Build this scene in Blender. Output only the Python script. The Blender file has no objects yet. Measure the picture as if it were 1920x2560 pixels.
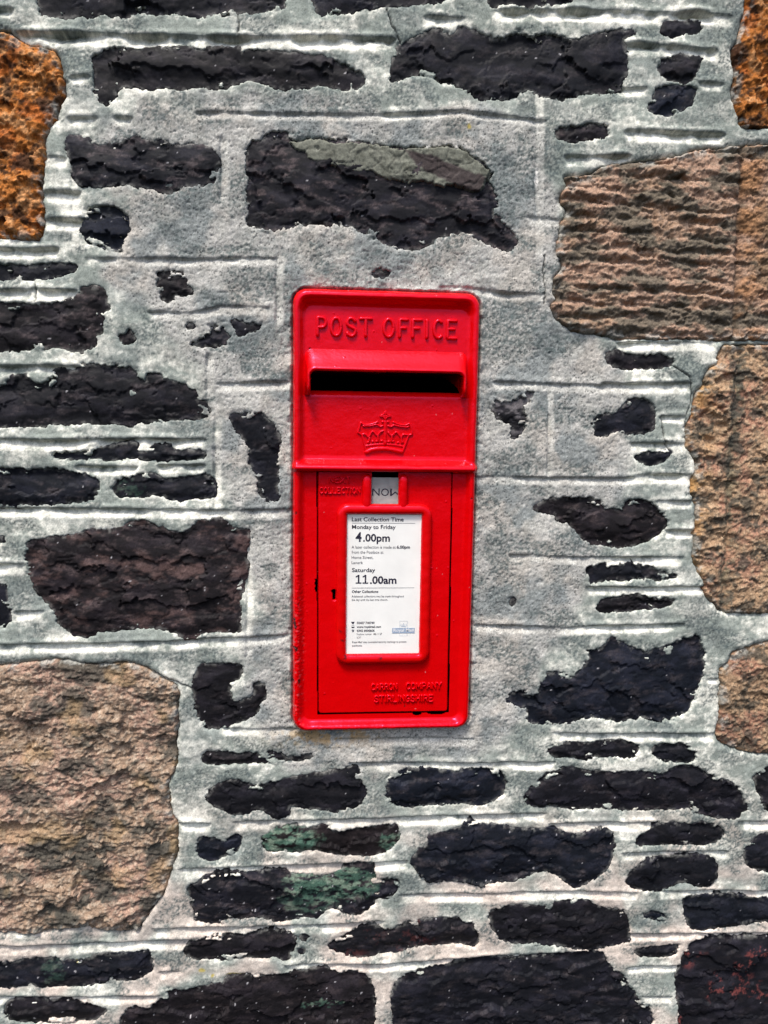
import bpy, math
import numpy as np
from mathutils import Vector, Matrix

# ------------------------------------------------------------------ camera, world, sun, exposure
sc = bpy.context.scene
Z0 = 1.15                      # height of the post box centre above the pavement (m)
PITCH, YAW, ROLL = (math.radians(a) for a in (-6.397, -4.777, 0.8207))
CAM = (-0.07907, 0.11196, 0.94149)      # right, up, out from the wall (m), seen from the box centre
FPX = 1850.0                             # focal length in photo pixels

def rot(p, y, r):
    cx, sx, cy, sy, cr, sr = math.cos(p), math.sin(p), math.cos(y), math.sin(y), math.cos(r), math.sin(r)
    Rx = np.array([[1, 0, 0], [0, cx, -sx], [0, sx, cx]])
    Ry = np.array([[cy, 0, sy], [0, 1, 0], [-sy, 0, cy]])
    Rz = np.array([[cr, -sr, 0], [sr, cr, 0], [0, 0, 1]])
    return Ry @ Rx @ Rz
RW = rot(PITCH, YAW, ROLL)               # wall frame: right, up, out
W2B = np.array([[1, 0, 0], [0, 0, -1], [0, 1, 0]])   # wall frame -> Blender axes
RB = W2B @ RW
cam = bpy.data.objects.new('camera', bpy.data.cameras.new('camera'))
sc.collection.objects.link(cam)
mw = Matrix([list(RB[0]) + [CAM[0]], list(RB[1]) + [-CAM[2]], list(RB[2]) + [CAM[1] + Z0], [0, 0, 0, 1]])
cam.matrix_world = mw
cam.data.sensor_fit = 'VERTICAL'
cam.data.sensor_height = 36.0
cam.data.lens = FPX / 2560.0 * 36.0
cam.data.clip_start = 0.01
cam.data.clip_end = 200.0
sc.camera = cam

SUN_EL, SUN_AZ = math.radians(63), math.radians(207)   # azimuth from +Y towards +X
world = bpy.data.worlds.new('World'); sc.world = world; world.use_nodes = True
nt = world.node_tree
sky = nt.nodes.new('ShaderNodeTexSky'); sky.sky_type = 'NISHITA'; sky.sun_disc = False
sky.sun_elevation = SUN_EL; sky.sun_rotation = SUN_AZ
sky.air_density = 1.0; sky.dust_density = 4.0; sky.ozone_density = 1.0
nt.links.new(sky.outputs[0], nt.nodes['Background'].inputs[0])
nt.nodes['Background'].inputs[1].default_value = 0.08
sl = bpy.data.lights.new('sun', 'SUN'); sl.energy = 1.5; sl.angle = math.radians(14); sl.color = (1.0, 0.95, 0.88)
sun = bpy.data.objects.new('sun', sl); sc.collection.objects.link(sun)
sd_ = Vector((math.cos(SUN_EL) * math.sin(SUN_AZ), math.cos(SUN_EL) * math.cos(SUN_AZ), math.sin(SUN_EL)))
sun.rotation_euler = sd_.to_track_quat('Z', 'Y').to_euler()
sun.location = (-1, -3, 4)
vs = sc.view_settings
vs.view_transform = 'Standard'; vs.look = 'None'; vs.gamma = 1.0; vs.use_curve_mapping = False
vs.exposure = 1.38

# ------------------------------------------------------------------ helpers
rng = np.random.default_rng(7)
F32 = np.float32

def survey(pts, out=0.0):
    """photo survey points (px) -> wall millimetres (right, up) on the plane `out` mm in front of the wall face"""
    p = np.atleast_2d(np.array(pts, float))
    d = np.stack([(p[:, 0] - 960) / FPX, (1280 - p[:, 1]) / FPX, -np.ones(len(p))], 1) @ RW.T
    t = (out / 1000.0 - CAM[2]) / d[:, 2]
    return np.stack([CAM[0] + t * d[:, 0], CAM[1] + t * d[:, 1]], 1) * 1000.0

_perm = np.concatenate([rng.permutation(512)] * 3)
_ang = rng.random(512) * 2 * np.pi
_gx, _gy = np.cos(_ang).astype(F32), np.sin(_ang).astype(F32)
def perlin(x, y, seed=0):
    x = np.asarray(x, F32) + seed * 37.17; y = np.asarray(y, F32) + seed * 91.73
    xi = np.floor(x).astype(np.int32); yi = np.floor(y).astype(np.int32)
    xf = x - xi; yf = y - yi
    u = xf * xf * xf * (xf * (xf * 6 - 15) + 10); v = yf * yf * yf * (yf * (yf * 6 - 15) + 10)
    def g(ix, iy, fx, fy):
        h = _perm[_perm[ix & 511] + (iy & 511)]
        return _gx[h] * fx + _gy[h] * fy
    a = g(xi, yi, xf, yf); b = g(xi + 1, yi, xf - 1, yf)
    c = g(xi, yi + 1, xf, yf - 1); d = g(xi + 1, yi + 1, xf - 1, yf - 1)
    a = a + u * (b - a); c = c + u * (d - c)
    return (a + v * (c - a)) * 1.5
def fbm(x, y, scale, octs=3, seed=0, gain=0.5, sx=1.0):
    s = 0; amp = 1.0; f = 1.0 / scale
    for k in range(octs):
        s = s + amp * perlin(x * f / sx, y * f, seed + k * 5.3); amp *= gain; f *= 2.03
    return s
def ridged(x, y, scale, octs=3, seed=0, sx=1.0):
    s = 0; amp = 1.0; f = 1.0 / scale
    for k in range(octs):
        s = s + amp * (1 - 2 * np.abs(perlin(x * f / sx, y * f, seed + k * 3.1))); amp *= 0.5; f *= 2.1
    return s
def sstep(a, b, x):
    t = np.clip((x - a) / (b - a), 0, 1); return t * t * (3 - 2 * t)
def mixc(A, B, m):
    return A + (B - A) * m[..., None]
def C3(*c): return np.array(c, F32)

def facets(x, z, sx, sz, seed, off, tilt):
    """broken rock: irregular cells, each a slightly tilted plane at its own level"""
    rg = np.random.default_rng(seed)
    x0, x1, z0, z1 = x.min(), x.max(), z.min(), z.max()
    n = int(min(260, max(3, (x1 - x0) * (z1 - z0) / (sx * sz))))
    px = rg.uniform(x0, x1, n); pz = rg.uniform(z0, z1, n)
    o = rg.uniform(-off, off, n); tx = rg.normal(0, tilt, n); tz = rg.normal(0, tilt * 1.5, n)
    xw = x + 0.22 * sx * fbm(x, z, sx * 0.7, 4, seed % 97, 0.6); zw = z + 0.30 * sz * fbm(x, z, sz * 0.9, 4, seed % 89 + 9, 0.6)
    best = np.full(x.shape, 1e9, F32); h = np.zeros(x.shape, F32)
    for i in range(n):
        ax, az = x - px[i], z - pz[i]
        d = ((xw - px[i]) / sx) ** 2 + ((zw - pz[i]) / sz) ** 2
        m = d < best
        h = np.where(m, o[i] + tx[i] * ax + tz[i] * az, h); best = np.minimum(best, d)
    return h

def poly_sdf(X, Y, P):
    d2 = np.full(X.shape, 1e12, F32); ins = np.zeros(X.shape, bool)
    n = len(P)
    for i in range(n):
        ax, ay = P[i]; bx, by = P[(i + 1) % n]
        ex, ey = bx - ax, by - ay
        L = ex * ex + ey * ey + 1e-9
        px = X - ax; py = Y - ay
        t = np.clip((px * ex + py * ey) / L, 0, 1)
        d2 = np.minimum(d2, (px - t * ex) ** 2 + (py - t * ey) ** 2)
        if ay != by:
            c = ((ay > Y) != (by > Y)) & (X < ex * (Y - ay) / (by - ay) + ax)
            ins ^= c
    d = np.sqrt(d2)
    return np.where(ins, -d, d)

def smooth_poly(P, k=1):
    P = np.array(P, float)
    for _ in range(k):
        Q = np.empty((len(P) * 2, 2)); N = np.roll(P, -1, 0)
        Q[0::2] = 0.8 * P + 0.2 * N; Q[1::2] = 0.2 * P + 0.8 * N
        P = Q
    return P

COL = sc.collection
def link(o, parent=None):
    COL.objects.link(o)
    if parent is not None: o.parent = parent
    return o
def empty(name, loc):
    o = bpy.data.objects.new(name, None); o.location = loc; o.empty_display_size = 0.05
    return link(o)

def raw_mesh(name, co, quads, col=None, tris=None, smooth=True, alpha=None):
    me = bpy.data.meshes.new(name)
    co = np.asarray(co, F32)
    quads = np.asarray(quads, np.int32).reshape(-1, 4)
    nq = len(quads); tr = np.asarray(tris, np.int32).reshape(-1, 3) if tris is not None else np.zeros((0, 3), np.int32)
    loops = np.concatenate([quads.ravel(), tr.ravel()])
    starts = np.concatenate([np.arange(nq) * 4, nq * 4 + np.arange(len(tr)) * 3]).astype(np.int32)
    me.vertices.add(len(co)); me.vertices.foreach_set('co', co.ravel())
    me.loops.add(len(loops)); me.loops.foreach_set('vertex_index', loops)
    me.polygons.add(len(starts)); me.polygons.foreach_set('loop_start', starts)
    me.polygons.foreach_set('use_smooth', np.full(len(starts), smooth))
    me.update(calc_edges=True); me.validate()
    if col is not None:
        at = me.color_attributes.new('Col', 'FLOAT_COLOR', 'POINT')
        c4 = np.ones((len(co), 4), F32); c4[:, :3] = np.clip(col, 0.0002, 0.9)
        if alpha is not None: c4[:, 3] = alpha
        at.data.foreach_set('color', c4.ravel())
    return me

def field_object(name, xs, zs, H, keep, col, mat, parent, alpha=None):
    """height field (mm out of the wall) over the grid xs, zs; keep = bool per cell"""
    nx, nz = len(xs), len(zs)
    X, Zg = np.meshgrid(xs, zs)
    idx = np.arange(nx * nz).reshape(nz, nx)
    q = np.stack([idx[:-1, :-1][keep], idx[:-1, 1:][keep], idx[1:, 1:][keep], idx[1:, :-1][keep]], 1)
    used = np.zeros(nx * nz, bool); used[q.ravel()] = True
    remap = np.cumsum(used) - 1
    co = np.stack([X.ravel(), -H.ravel(), Zg.ravel()], 1)[used] / 1000.0
    me = raw_mesh(name, co, remap[q], None if col is None else col.reshape(-1, 3)[used], alpha=None if alpha is None else alpha.ravel()[used])
    me.materials.append(mat)
    o = bpy.data.objects.new(name, me)
    return link(o, parent)

# ------------------------------------------------------------------ materials
def new_mat(name):
    m = bpy.data.materials.new(name); m.use_nodes = True
    return m, m.node_tree, m.node_tree.nodes['Principled BSDF']
def N(t, typ, **kw):
    n = t.nodes.new(typ)
    for k, v in kw.items(): setattr(n, k, v)
    return n
def mineral(name, rough=0.9, grain=0.3, gscale=900.0, bump=0.35, bdist=0.0006, pits=0.0, spec=0.3, rough_var=0.0):
    m, t, b = new_mat(name)
    at = N(t, 'ShaderNodeVertexColor', layer_name='Col')
    tc = N(t, 'ShaderNodeTexCoord')
    n1 = N(t, 'ShaderNodeTexNoise'); n1.inputs['Scale'].default_value = gscale; n1.inputs['Detail'].default_value = 4; n1.inputs['Roughness'].default_value = 0.65
    t.links.new(tc.outputs['Object'], n1.inputs['Vector'])
    mr = N(t, 'ShaderNodeMapRange'); mr.inputs['From Min'].default_value = 0.3; mr.inputs['From Max'].default_value = 0.7
    mr.inputs['To Min'].default_value = 1 - grain; mr.inputs['To Max'].default_value = 1 + grain
    t.links.new(n1.outputs['Fac'], mr.inputs['Value'])
    mul = N(t, 'ShaderNodeMix', data_type='RGBA', blend_type='MULTIPLY'); mul.inputs['Factor'].default_value = 1
    t.links.new(at.outputs['Color'], mul.inputs['A']); t.links.new(mr.outputs['Result'], mul.inputs['B'])
    colout = mul.outputs['Result']
    n2 = N(t, 'ShaderNodeTexNoise'); n2.inputs['Scale'].default_value = gscale * 0.45; n2.inputs['Detail'].default_value = 6; n2.inputs['Roughness'].default_value = 0.7
    t.links.new(tc.outputs['Object'], n2.inputs['Vector'])
    hgt = n2.outputs['Fac']
    if pits > 0:
        v = N(t, 'ShaderNodeTexVoronoi'); v.inputs['Scale'].default_value = 300; v.inputs['Randomness'].default_value = 1
        t.links.new(tc.outputs['Object'], v.inputs['Vector'])
        wn = N(t, 'ShaderNodeTexWhiteNoise'); t.links.new(v.outputs['Position'], wn.inputs['Vector'])
        gt = N(t, 'ShaderNodeMath', operation='GREATER_THAN'); gt.inputs[1].default_value = 0.52
        t.links.new(wn.outputs['Value'], gt.inputs[0])
        sp = N(t, 'ShaderNodeMapRange'); sp.inputs['From Min'].default_value = 0.18; sp.inputs['From Max'].default_value = 0.40
        sp.inputs['To Min'].default_value = 1; sp.inputs['To Max'].default_value = 0
        t.links.new(v.outputs['Distance'], sp.inputs['Value'])
        pm = N(t, 'ShaderNodeMath', operation='MULTIPLY'); t.links.new(gt.outputs[0], pm.inputs[0]); t.links.new(sp.outputs[0], pm.inputs[1])
        pk = N(t, 'ShaderNodeMath', operation='MULTIPLY'); pk.inputs[1].default_value = pits
        pa = N(t, 'ShaderNodeMath', operation='MULTIPLY'); t.links.new(pm.outputs[0], pa.inputs[0]); t.links.new(at.outputs['Alpha'], pa.inputs[1])
        t.links.new(pa.outputs[0], pk.inputs[0])
        mx = N(t, 'ShaderNodeMix', data_type='RGBA'); t.links.new(pk.outputs[0], mx.inputs['Factor'])
        t.links.new(colout, mx.inputs['A']); mx.inputs['B'].default_value = (0.03, 0.032, 0.035, 1)
        colout = mx.outputs['Result']
    t.links.new(colout, b.inputs['Base Color'])
    bp = N(t, 'ShaderNodeBump'); bp.inputs['Strength'].default_value = bump; bp.inputs['Distance'].default_value = bdist
    t.links.new(hgt, bp.inputs['Height']); t.links.new(bp.outputs['Normal'], b.inputs['Normal'])
    b.inputs['Roughness'].default_value = rough
    if rough_var:
        rr = N(t, 'ShaderNodeMapRange'); rr.inputs['To Min'].default_value = rough - rough_var; rr.inputs['To Max'].default_value = rough + rough_var
        t.links.new(n2.outputs['Fac'], rr.inputs['Value']); t.links.new(rr.outputs['Result'], b.inputs['Roughness'])
    b.inputs['Specular IOR Level'].default_value = spec
    return m
M_MORTAR = mineral('lime_and_cement_mortar', 0.95, 0.28, 620, 0.42, 0.0005, 0.75, 0.12)
M_DARK = mineral('dark_whinstone', 0.66, 0.35, 480, 0.32, 0.0006, 0, 0.16, 0.15)
M_SAND = mineral('weathered_sandstone', 0.95, 0.4, 520, 0.6, 0.0008, 0, 0.12)

def paint_mat(name):
    m, t, b = new_mat(name)
    at = N(t, 'ShaderNodeVertexColor', layer_name='Col')
    tc = N(t, 'ShaderNodeTexCoord')
    b.inputs['Roughness'].default_value = 0.28
    b.inputs['Specular IOR Level'].default_value = 0.72
    b.inputs['Specular Tint'].default_value = (1.0, 0.17, 0.45, 1)
    n0 = N(t, 'ShaderNodeTexNoise'); n0.inputs['Scale'].default_value = 45; n0.inputs['Detail'].default_value = 3
    n1 = N(t, 'ShaderNodeTexNoise'); n1.inputs['Scale'].default_value = 260; n1.inputs['Detail'].default_value = 3
    for n in (n0, n1): t.links.new(tc.outputs['Object'], n.inputs['Vector'])
    ad = N(t, 'ShaderNodeMath', operation='MULTIPLY_ADD'); ad.inputs[1].default_value = 0.35
    t.links.new(n1.outputs['Fac'], ad.inputs[0]); t.links.new(n0.outputs['Fac'], ad.inputs[2])
    # small dried drips and grit caught in the thick paint
    v = N(t, 'ShaderNodeTexVoronoi'); v.inputs['Scale'].default_value = 95
    t.links.new(tc.outputs['Object'], v.inputs['Vector'])
    wn = N(t, 'ShaderNodeTexWhiteNoise'); t.links.new(v.outputs['Position'], wn.inputs['Vector'])
    gt = N(t, 'ShaderNodeMath', operation='GREATER_THAN'); gt.inputs[1].default_value = 0.86; t.links.new(wn.outputs['Value'], gt.inputs[0])
    sp = N(t, 'ShaderNodeMapRange'); sp.inputs['From Min'].default_value = 0.05; sp.inputs['From Max'].default_value = 0.17
    sp.inputs['To Min'].default_value = 0.8; sp.inputs['To Max'].default_value = 0
    t.links.new(v.outputs['Distance'], sp.inputs['Value'])
    gm = N(t, 'ShaderNodeMath', operation='MULTIPLY'); t.links.new(gt.outputs[0], gm.inputs[0]); t.links.new(sp.outputs[0], gm.inputs[1])
    ad2 = N(t, 'ShaderNodeMath', operation='ADD'); t.links.new(ad.outputs[0], ad2.inputs[0]); t.links.new(gm.outputs[0], ad2.inputs[1])
    bp = N(t, 'ShaderNodeBump'); bp.inputs['Strength'].default_value = 0.5; bp.inputs['Distance'].default_value = 0.0009
    t.links.new(ad2.outputs[0], bp.inputs['Height']); t.links.new(bp.outputs['Normal'], b.inputs['Normal'])
    rr = N(t, 'ShaderNodeMapRange'); rr.inputs['To Min'].default_value = 0.14; rr.inputs['To Max'].default_value = 0.32
    t.links.new(n0.outputs['Fac'], rr.inputs['Value']); t.links.new(rr.outputs['Result'], b.inputs['Roughness'])
    t.links.new(at.outputs['Color'], b.inputs['Base Color'])
    return m
M_RED = paint_mat('thick_red_gloss_paint')
RED = C3(0.63, 0.0006, 0.0016)
def plain(name, col, rough=0.5, spec=0.4, grain=0.0, gscale=300):
    m, t, b = new_mat(name)
    b.inputs['Base Color'].default_value = (*col, 1); b.inputs['Roughness'].default_value = rough; b.inputs['Specular IOR Level'].default_value = spec
    if grain:
        tc = N(t, 'ShaderNodeTexCoord'); n = N(t, 'ShaderNodeTexNoise'); n.inputs['Scale'].default_value = gscale; n.inputs['Detail'].default_value = 4
        t.links.new(tc.outputs['Object'], n.inputs['Vector'])
        mr = N(t, 'ShaderNodeMapRange'); mr.inputs['From Min'].default_value = 0.3; mr.inputs['From Max'].default_value = 0.7; mr.inputs['To Min'].default_value = 1 - grain; mr.inputs['To Max'].default_value = 1 + grain * 0.5
        mx = N(t, 'ShaderNodeMix', data_type='RGBA', blend_type='MULTIPLY'); mx.inputs['Factor'].default_value = 1; mx.inputs['A'].default_value = (*col, 1)
        t.links.new(n.outputs['Fac'], mr.inputs['Value']); t.links.new(mr.outputs['Result'], mx.inputs['B']); t.links.new(mx.outputs['Result'], b.inputs['Base Color'])
    return m
M_BLACK = plain('dark_iron_inside', (0.006, 0.006, 0.006), 0.9, 0.1, 0.3)
M_WHITE = plain('white_enamel_plate', (0.87, 0.87, 0.84), 0.3, 0.4, 0.07, 30)
M_TAB = plain('grey_enamel_tablet', (0.36, 0.38, 0.37), 0.5, 0.4, 0.25, 120)
M_INK = plain('navy_black_ink', (0.012, 0.010, 0.03), 0.6)
M_GREYINK = plain('grey_ink', (0.10, 0.10, 0.12), 0.6)
M_PALEINK = plain('pale_grey_ink', (0.55, 0.58, 0.62), 0.6)
M_LOGO = plain('grey_blue_print', (0.30, 0.38, 0.50), 0.6)
M_PRINTW = plain('white_print', (0.82, 0.83, 0.85), 0.6)

# ------------------------------------------------------------------ survey of the wall: stones traced region by region
ORG = {1: (0, 0), 2: (960, 0), 3: (0, 640), 4: (960, 640), 5: (0, 1280), 6: (960, 1280), 7: (0, 1920), 8: (960, 1920)}
K = 1659 / 960.0
def reg(r, pts):
    ox, oy = ORG[r]; out = []
    for x, y in pts:
        px, py = ox + x / K, oy + y / K
        if px < 0: px *= 6                      # stones run on beyond the edge of the picture
        if px > 1920: px = 1920 + (px - 1920) * 6
        if py < 0: py *= 6
        if py > 2560: py = 2560 + (py - 2560) * 6
        out.append((px, py))
    return out
def P(s):
    v = [float(a) for a in s.replace(',', ' ').split()]
    return list(zip(v[0::2], v[1::2]))
S = []     # (kind, points px, options)
def stone(kind, r, s, **o):
    S.append((kind, reg(r, P(s)), o))
def stone2(kind, parts, **o):
    pts = []
    for r, s in parts: pts += reg(r, P(s))
    S.append((kind, pts, o))
# --- top left
stone('dark', 1, '145,-30 160,25 175,55 230,68 290,72 345,62 400,72 440,62 530,75 570,60 610,48 680,62 740,50 800,62 870,72 930,50 980,62 1060,45 1080,55 1140,45 1200,40 1235,25 1255,-30')
stone('dark', 1, '1350,-30 1355,35 1385,65 1440,58 1500,60 1560,35 1659,22 1760,20 1950,2 1955,-30')
stone('dark', 1, '400,245 430,225 480,200 540,207 600,213 660,203 740,207 800,200 880,215 900,203 1035,200 1040,222 1100,218 1200,222 1290,228 1300,238 1380,240 1450,262 1500,285 1560,320 1575,340 1560,370 1520,392 1490,385 1440,375 1390,362 1350,375 1290,378 1200,385 1170,365 1120,350 1060,345 1000,365 960,385 900,378 840,370 780,385 700,372 640,385 570,368 510,375 495,400 490,435 460,450 420,430 405,380 410,330 398,270')
stone('dark', 1, '285,610 300,590 340,583 385,598 390,628 440,632 520,625 560,600 600,590 625,612 680,605 740,622 800,630 880,630 930,650 945,690 940,740 925,790 890,790 850,808 800,800 745,830 700,835 660,810 600,812 540,790 470,805 400,805 345,800 320,770 312,700 290,650', scuff=0.8, lift=2.5)
stone('dark', 1, '380,905 430,893 500,893 540,920 555,955 560,990 540,1030 520,1060 520,1090 480,1080 420,1058 375,1050 352,1005 360,955 380,935', blue=1)
stone2('dark', [(1, '1070,620 1130,605 1165,570 1255,568 1240,600 1300,612 1350,595 1420,605 1480,600 1540,610 1659,625'), (2, '80,640 200,635 270,630 330,640 390,680 440,715 470,745 455,775 475,830 490,880 470,910 510,960 560,1010 575,1050 550,1085 500,1075 440,1050 400,1030 380,1000 300,1010 230,1020 190,1060 120,1080 41,1065'), (1, '1659,1050 1600,1010 1540,990 1480,965 1400,970 1330,965 1270,975 1200,990 1130,985 1070,970 1050,945 1085,900 1070,850 1075,780 1060,720')], scuff=0.9, rag=1.4, brown=0.5)
stone2('slate', [(1, '1240,605 1290,612 1330,600 1390,605 1450,620 1530,612 1659,630'), (2, '80,645 200,640 270,634 330,646 400,692 460,745 440,790 410,840 350,820 280,800 255,815 180,785 100,795 0,775'), (1, '1600,740 1540,750 1480,725 1420,715 1400,725 1350,700 1300,660 1260,640')], lift=3.0)
stone('sand_orange', 1, '-40,118 40,130 70,160 130,190 190,200 235,210 260,260 265,320 280,370 280,420 255,470 245,510 215,550 190,610 195,680 185,760 180,850 190,900 185,1010 160,1040 100,1035 40,1030 -40,1025', label='rough rust orange sandstone block at the upper left')
# --- top right
stone('dark', 2, '440,-30 445,8 480,35 510,10 560,18 620,30 680,22 760,10 820,0 830,-30')
stone('dark', 2, '25,290 45,245 75,185 120,170 160,150 200,135 250,115 258,145 300,155 330,110 380,125 440,155 500,168 570,140 640,150 720,145 790,170 850,165 920,150 990,125 1090,130 1060,155 1030,165 1045,215 1055,250 1045,320 1030,350 1020,390 960,402 905,395 850,405 780,430 710,420 660,405 640,385 600,390 560,415 500,432 440,430 415,428 370,395 300,360 240,350 200,320 140,318 60,345 30,355', rag=1.2)
stone('dark', 2, '1198,95 1300,92 1370,85 1375,115 1360,140 1290,145 1250,158 1205,145')
stone('dark', 2, '1185,285 1215,250 1265,240 1290,228 1330,245 1375,240 1372,275 1350,310 1350,340 1310,358 1260,345 1210,340 1200,310')
stone('dark', 2, '1140,465 1170,410 1180,378 1230,370 1300,366 1345,375 1350,400 1335,450 1280,480 1240,505 1195,495 1150,480', blue=1)
stone('dark', 2, '735,570 790,550 860,545 900,530 960,540 965,570 980,590 930,595 870,600 830,612 760,600', brown=1, rag=1.3)
stone('sand_orange', 2, '1580,-40 1560,40 1545,100 1530,180 1500,215 1510,270 1520,330 1500,390 1515,440 1530,480 1545,540 1580,555 1700,545 1700,-40', label='rust orange sandstone block in the top right corner', dim=0.85)
stone2('sand_ribbed', [(2, '1700,620 1560,624 1450,640 1380,638 1300,662 1260,674 1180,687 1090,697 1030,707 1000,702 930,722 900,747 850,762 780,762 800,800 770,830 760,870 800,900 770,950 760,1000 745,1060 750,1106'), (4, '760,0 770,50 735,90 730,150 745,190 720,210 735,260 780,300 830,330 900,335 970,350 1010,362 1100,358 1200,362 1330,356 1440,368 1560,364 1700,366')], label='large pinkish sandstone block tooled with horizontal ribs')
# --- right
stone('dark', 4, '970,420 1010,405 1060,430 1120,432 1190,422 1240,440 1258,465 1220,480 1150,490 1090,485 1060,492 1000,480 965,450', brown=0.7)
stone('dark', 4, '470,630 520,630 570,635 590,600 620,588 650,590 640,610 610,640 605,670 615,700 605,740 590,780 545,795 560,760 550,725 510,710 480,690', scuff=1.2, rag=1.4, pale=0.6)
stone('dark', 4, '905,740 910,705 950,680 1000,688 1030,650 1060,620 1110,610 1150,635 1172,660 1165,750 1130,762 1080,770 1040,772 1000,760 960,780 920,775', scuff=0.4)
stone('dark', 4, '1080,865 1120,850 1180,850 1240,843 1245,860 1210,890 1160,905 1110,895')
stone2('sand_tan', [(4, '1700,384 1560,382 1470,382 1460,400 1440,430 1450,460 1400,490 1385,520 1380,560 1345,590 1340,640 1330,700 1305,730 1310,800 1310,830 1345,870 1355,920 1330,970 1325,1020 1340,1060 1345,1106'), (6, '1350,30 1345,100 1340,160 1335,210 1360,260 1385,310 1380,340 1400,380 1430,400 1450,430 1500,440 1700,440')], label='tall tan sandstone block with a vertical trough on the right', trough=1)
stone('sand_tan', 6, '1700,520 1640,560 1560,590 1510,600 1500,640 1480,665 1450,680 1455,740 1450,800 1455,870 1440,930 1440,990 1480,1015 1560,1040 1620,1050 1700,1045', label='tan sandstone block at the lower right edge', dim=0.85)
stone2('dark', [(4, '655,1090 680,1065 720,1050 790,1045 860,1048 900,1045 930,1060 950,1090 1000,1100 1045,1085 1050,1060 1095,1050 1150,1065 1185,1095'), (6, '1200,0 1220,30 1225,60 1190,95 1130,130 1080,148 1000,155 900,140 860,120 830,80 800,45 745,40 740,10 700,0 670,-2')], brown=0.8, scuff=0.4)
stone('dark', 6, '865,250 890,235 930,235 945,222 970,225 965,245 1000,235 1060,222 1110,235 1150,235 1200,262 1275,275 1240,290 1190,298 1140,285 1090,285 1040,300 1000,290 930,305 885,312 895,280', rag=1.3)
stone('dark', 6, '915,415 940,380 1000,372 1060,358 1110,358 1150,375 1200,372 1260,385 1230,410 1180,415 1100,422 1030,430 940,435', brown=0.5)
stone('dark', 6, '545,392 556,372 570,378 568,395 560,408 548,404', rag=0.5)
stone('dark', 6, '535,820 550,785 600,770 620,800 680,795 670,770 690,730 720,690 780,700 800,715 840,690 880,650 900,610 880,600 940,600 970,560 990,545 1010,560 1050,580 1090,600 1130,605 1190,590 1230,580 1280,555 1320,545 1345,535 1375,555 1385,600 1385,680 1360,750 1335,810 1320,860 1260,890 1190,905 1120,890 1060,895 1010,905 950,890 870,890 800,910 700,918 622,915 632,870 610,850 560,835', blue=1, rag=1.4, scuff=0.3)
stone('dark', 6, '705,1030 730,1005 800,1000 870,1005 950,990 1040,990 1095,1010 1100,1040 1080,1065 1010,1060 930,1058 860,1070 790,1055 730,1060')
stone('dark', 6, '1155,1035 1180,1010 1240,1008 1300,1000 1340,1035 1350,1060 1320,1085 1250,1078 1200,1080')
# --- left
stone('dark', 3, '-40,40 60,38 130,45 200,32 270,28 335,42 320,65 270,80 200,95 130,105 60,98 -40,102')
stone('dark', 3, '-40,195 30,205 80,205 150,215 220,205 290,195 320,185 340,165 350,135 400,132 450,145 455,180 470,215 475,230 440,240 450,265 435,290 440,330 410,350 415,390 360,400 355,425 320,410 250,395 180,400 100,405 60,412 -40,408', scuff=0.7, brown=0.5)
stone('dark', 3, '505,335 540,345 555,318 580,340 583,372 550,378 525,375', brown=0.6)
stone('dark', 3, '-40,570 30,565 40,520 100,508 120,530 140,552 180,550 220,530 220,490 260,485 300,500 330,490 355,465 430,470 500,478 560,480 600,520 620,550 640,500 700,515 740,545 790,545 820,580 850,590 850,620 890,640 905,670 890,700 800,705 720,710 660,715 600,720 560,738 500,720 430,725 340,722 290,730 220,728 170,740 100,735 -40,725', scuff=0.5)
stone('dark', 3, '215,865 250,848 320,850 380,840 450,830 490,820 520,812 570,808 595,815 590,845 640,850 680,845 650,820 720,820 740,838 800,842 880,840 890,870 830,880 740,878 660,880 600,875 560,870 480,885 420,875 330,880 260,878')
stone('dark', 3, '-40,918 60,920 150,925 220,915 300,935 380,945 420,965 428,1000 410,1040 370,1060 290,1065 200,1075 100,1070 60,1080 -40,1075', scuff=0.5)
stone('dark', 3, '485,1000 510,970 560,958 640,938 680,945 720,970 790,955 850,950 910,945 930,990 935,1030 900,1045 830,1050 760,1060 720,1045 670,1030 620,1045 560,1045 500,1040', green=[(555, 1005, 45, 25, 0.35)], green_reg=3)
stone('dark', 3, '680,70 730,65 790,68 800,110 830,150 825,165 790,170 750,170 745,195 715,200 690,165 680,110', brown=0.5)
stone('dark', 3, '835,385 860,365 880,350 895,320 930,300 960,310 985,340 970,380 920,392 870,395', rag=1.4, scuff=0.6)
stone('dark', 3, '1000,275 1030,270 1050,295 1110,295 1130,310 1070,330 1030,345 1010,320', rag=1.4)
stone('dark', 3, '803,295 830,290 840,300 828,313 808,312', rag=0.7)
stone('dark', 3, '985,690 1050,683 1120,680 1165,710 1195,750 1210,790 1200,850 1195,900 1205,950 1195,1000 1210,1045 1170,1065 1130,1040 1110,1000 1115,950 1085,910 1075,870 1080,830 1050,790 1015,750 1005,715', blue=0.6, rag=1.2)
stone('dark', 3, '1605,75 1640,55 1680,70 1670,90 1630,95 1610,90', brown=1, rag=1.3, pale=0.5)
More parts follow.
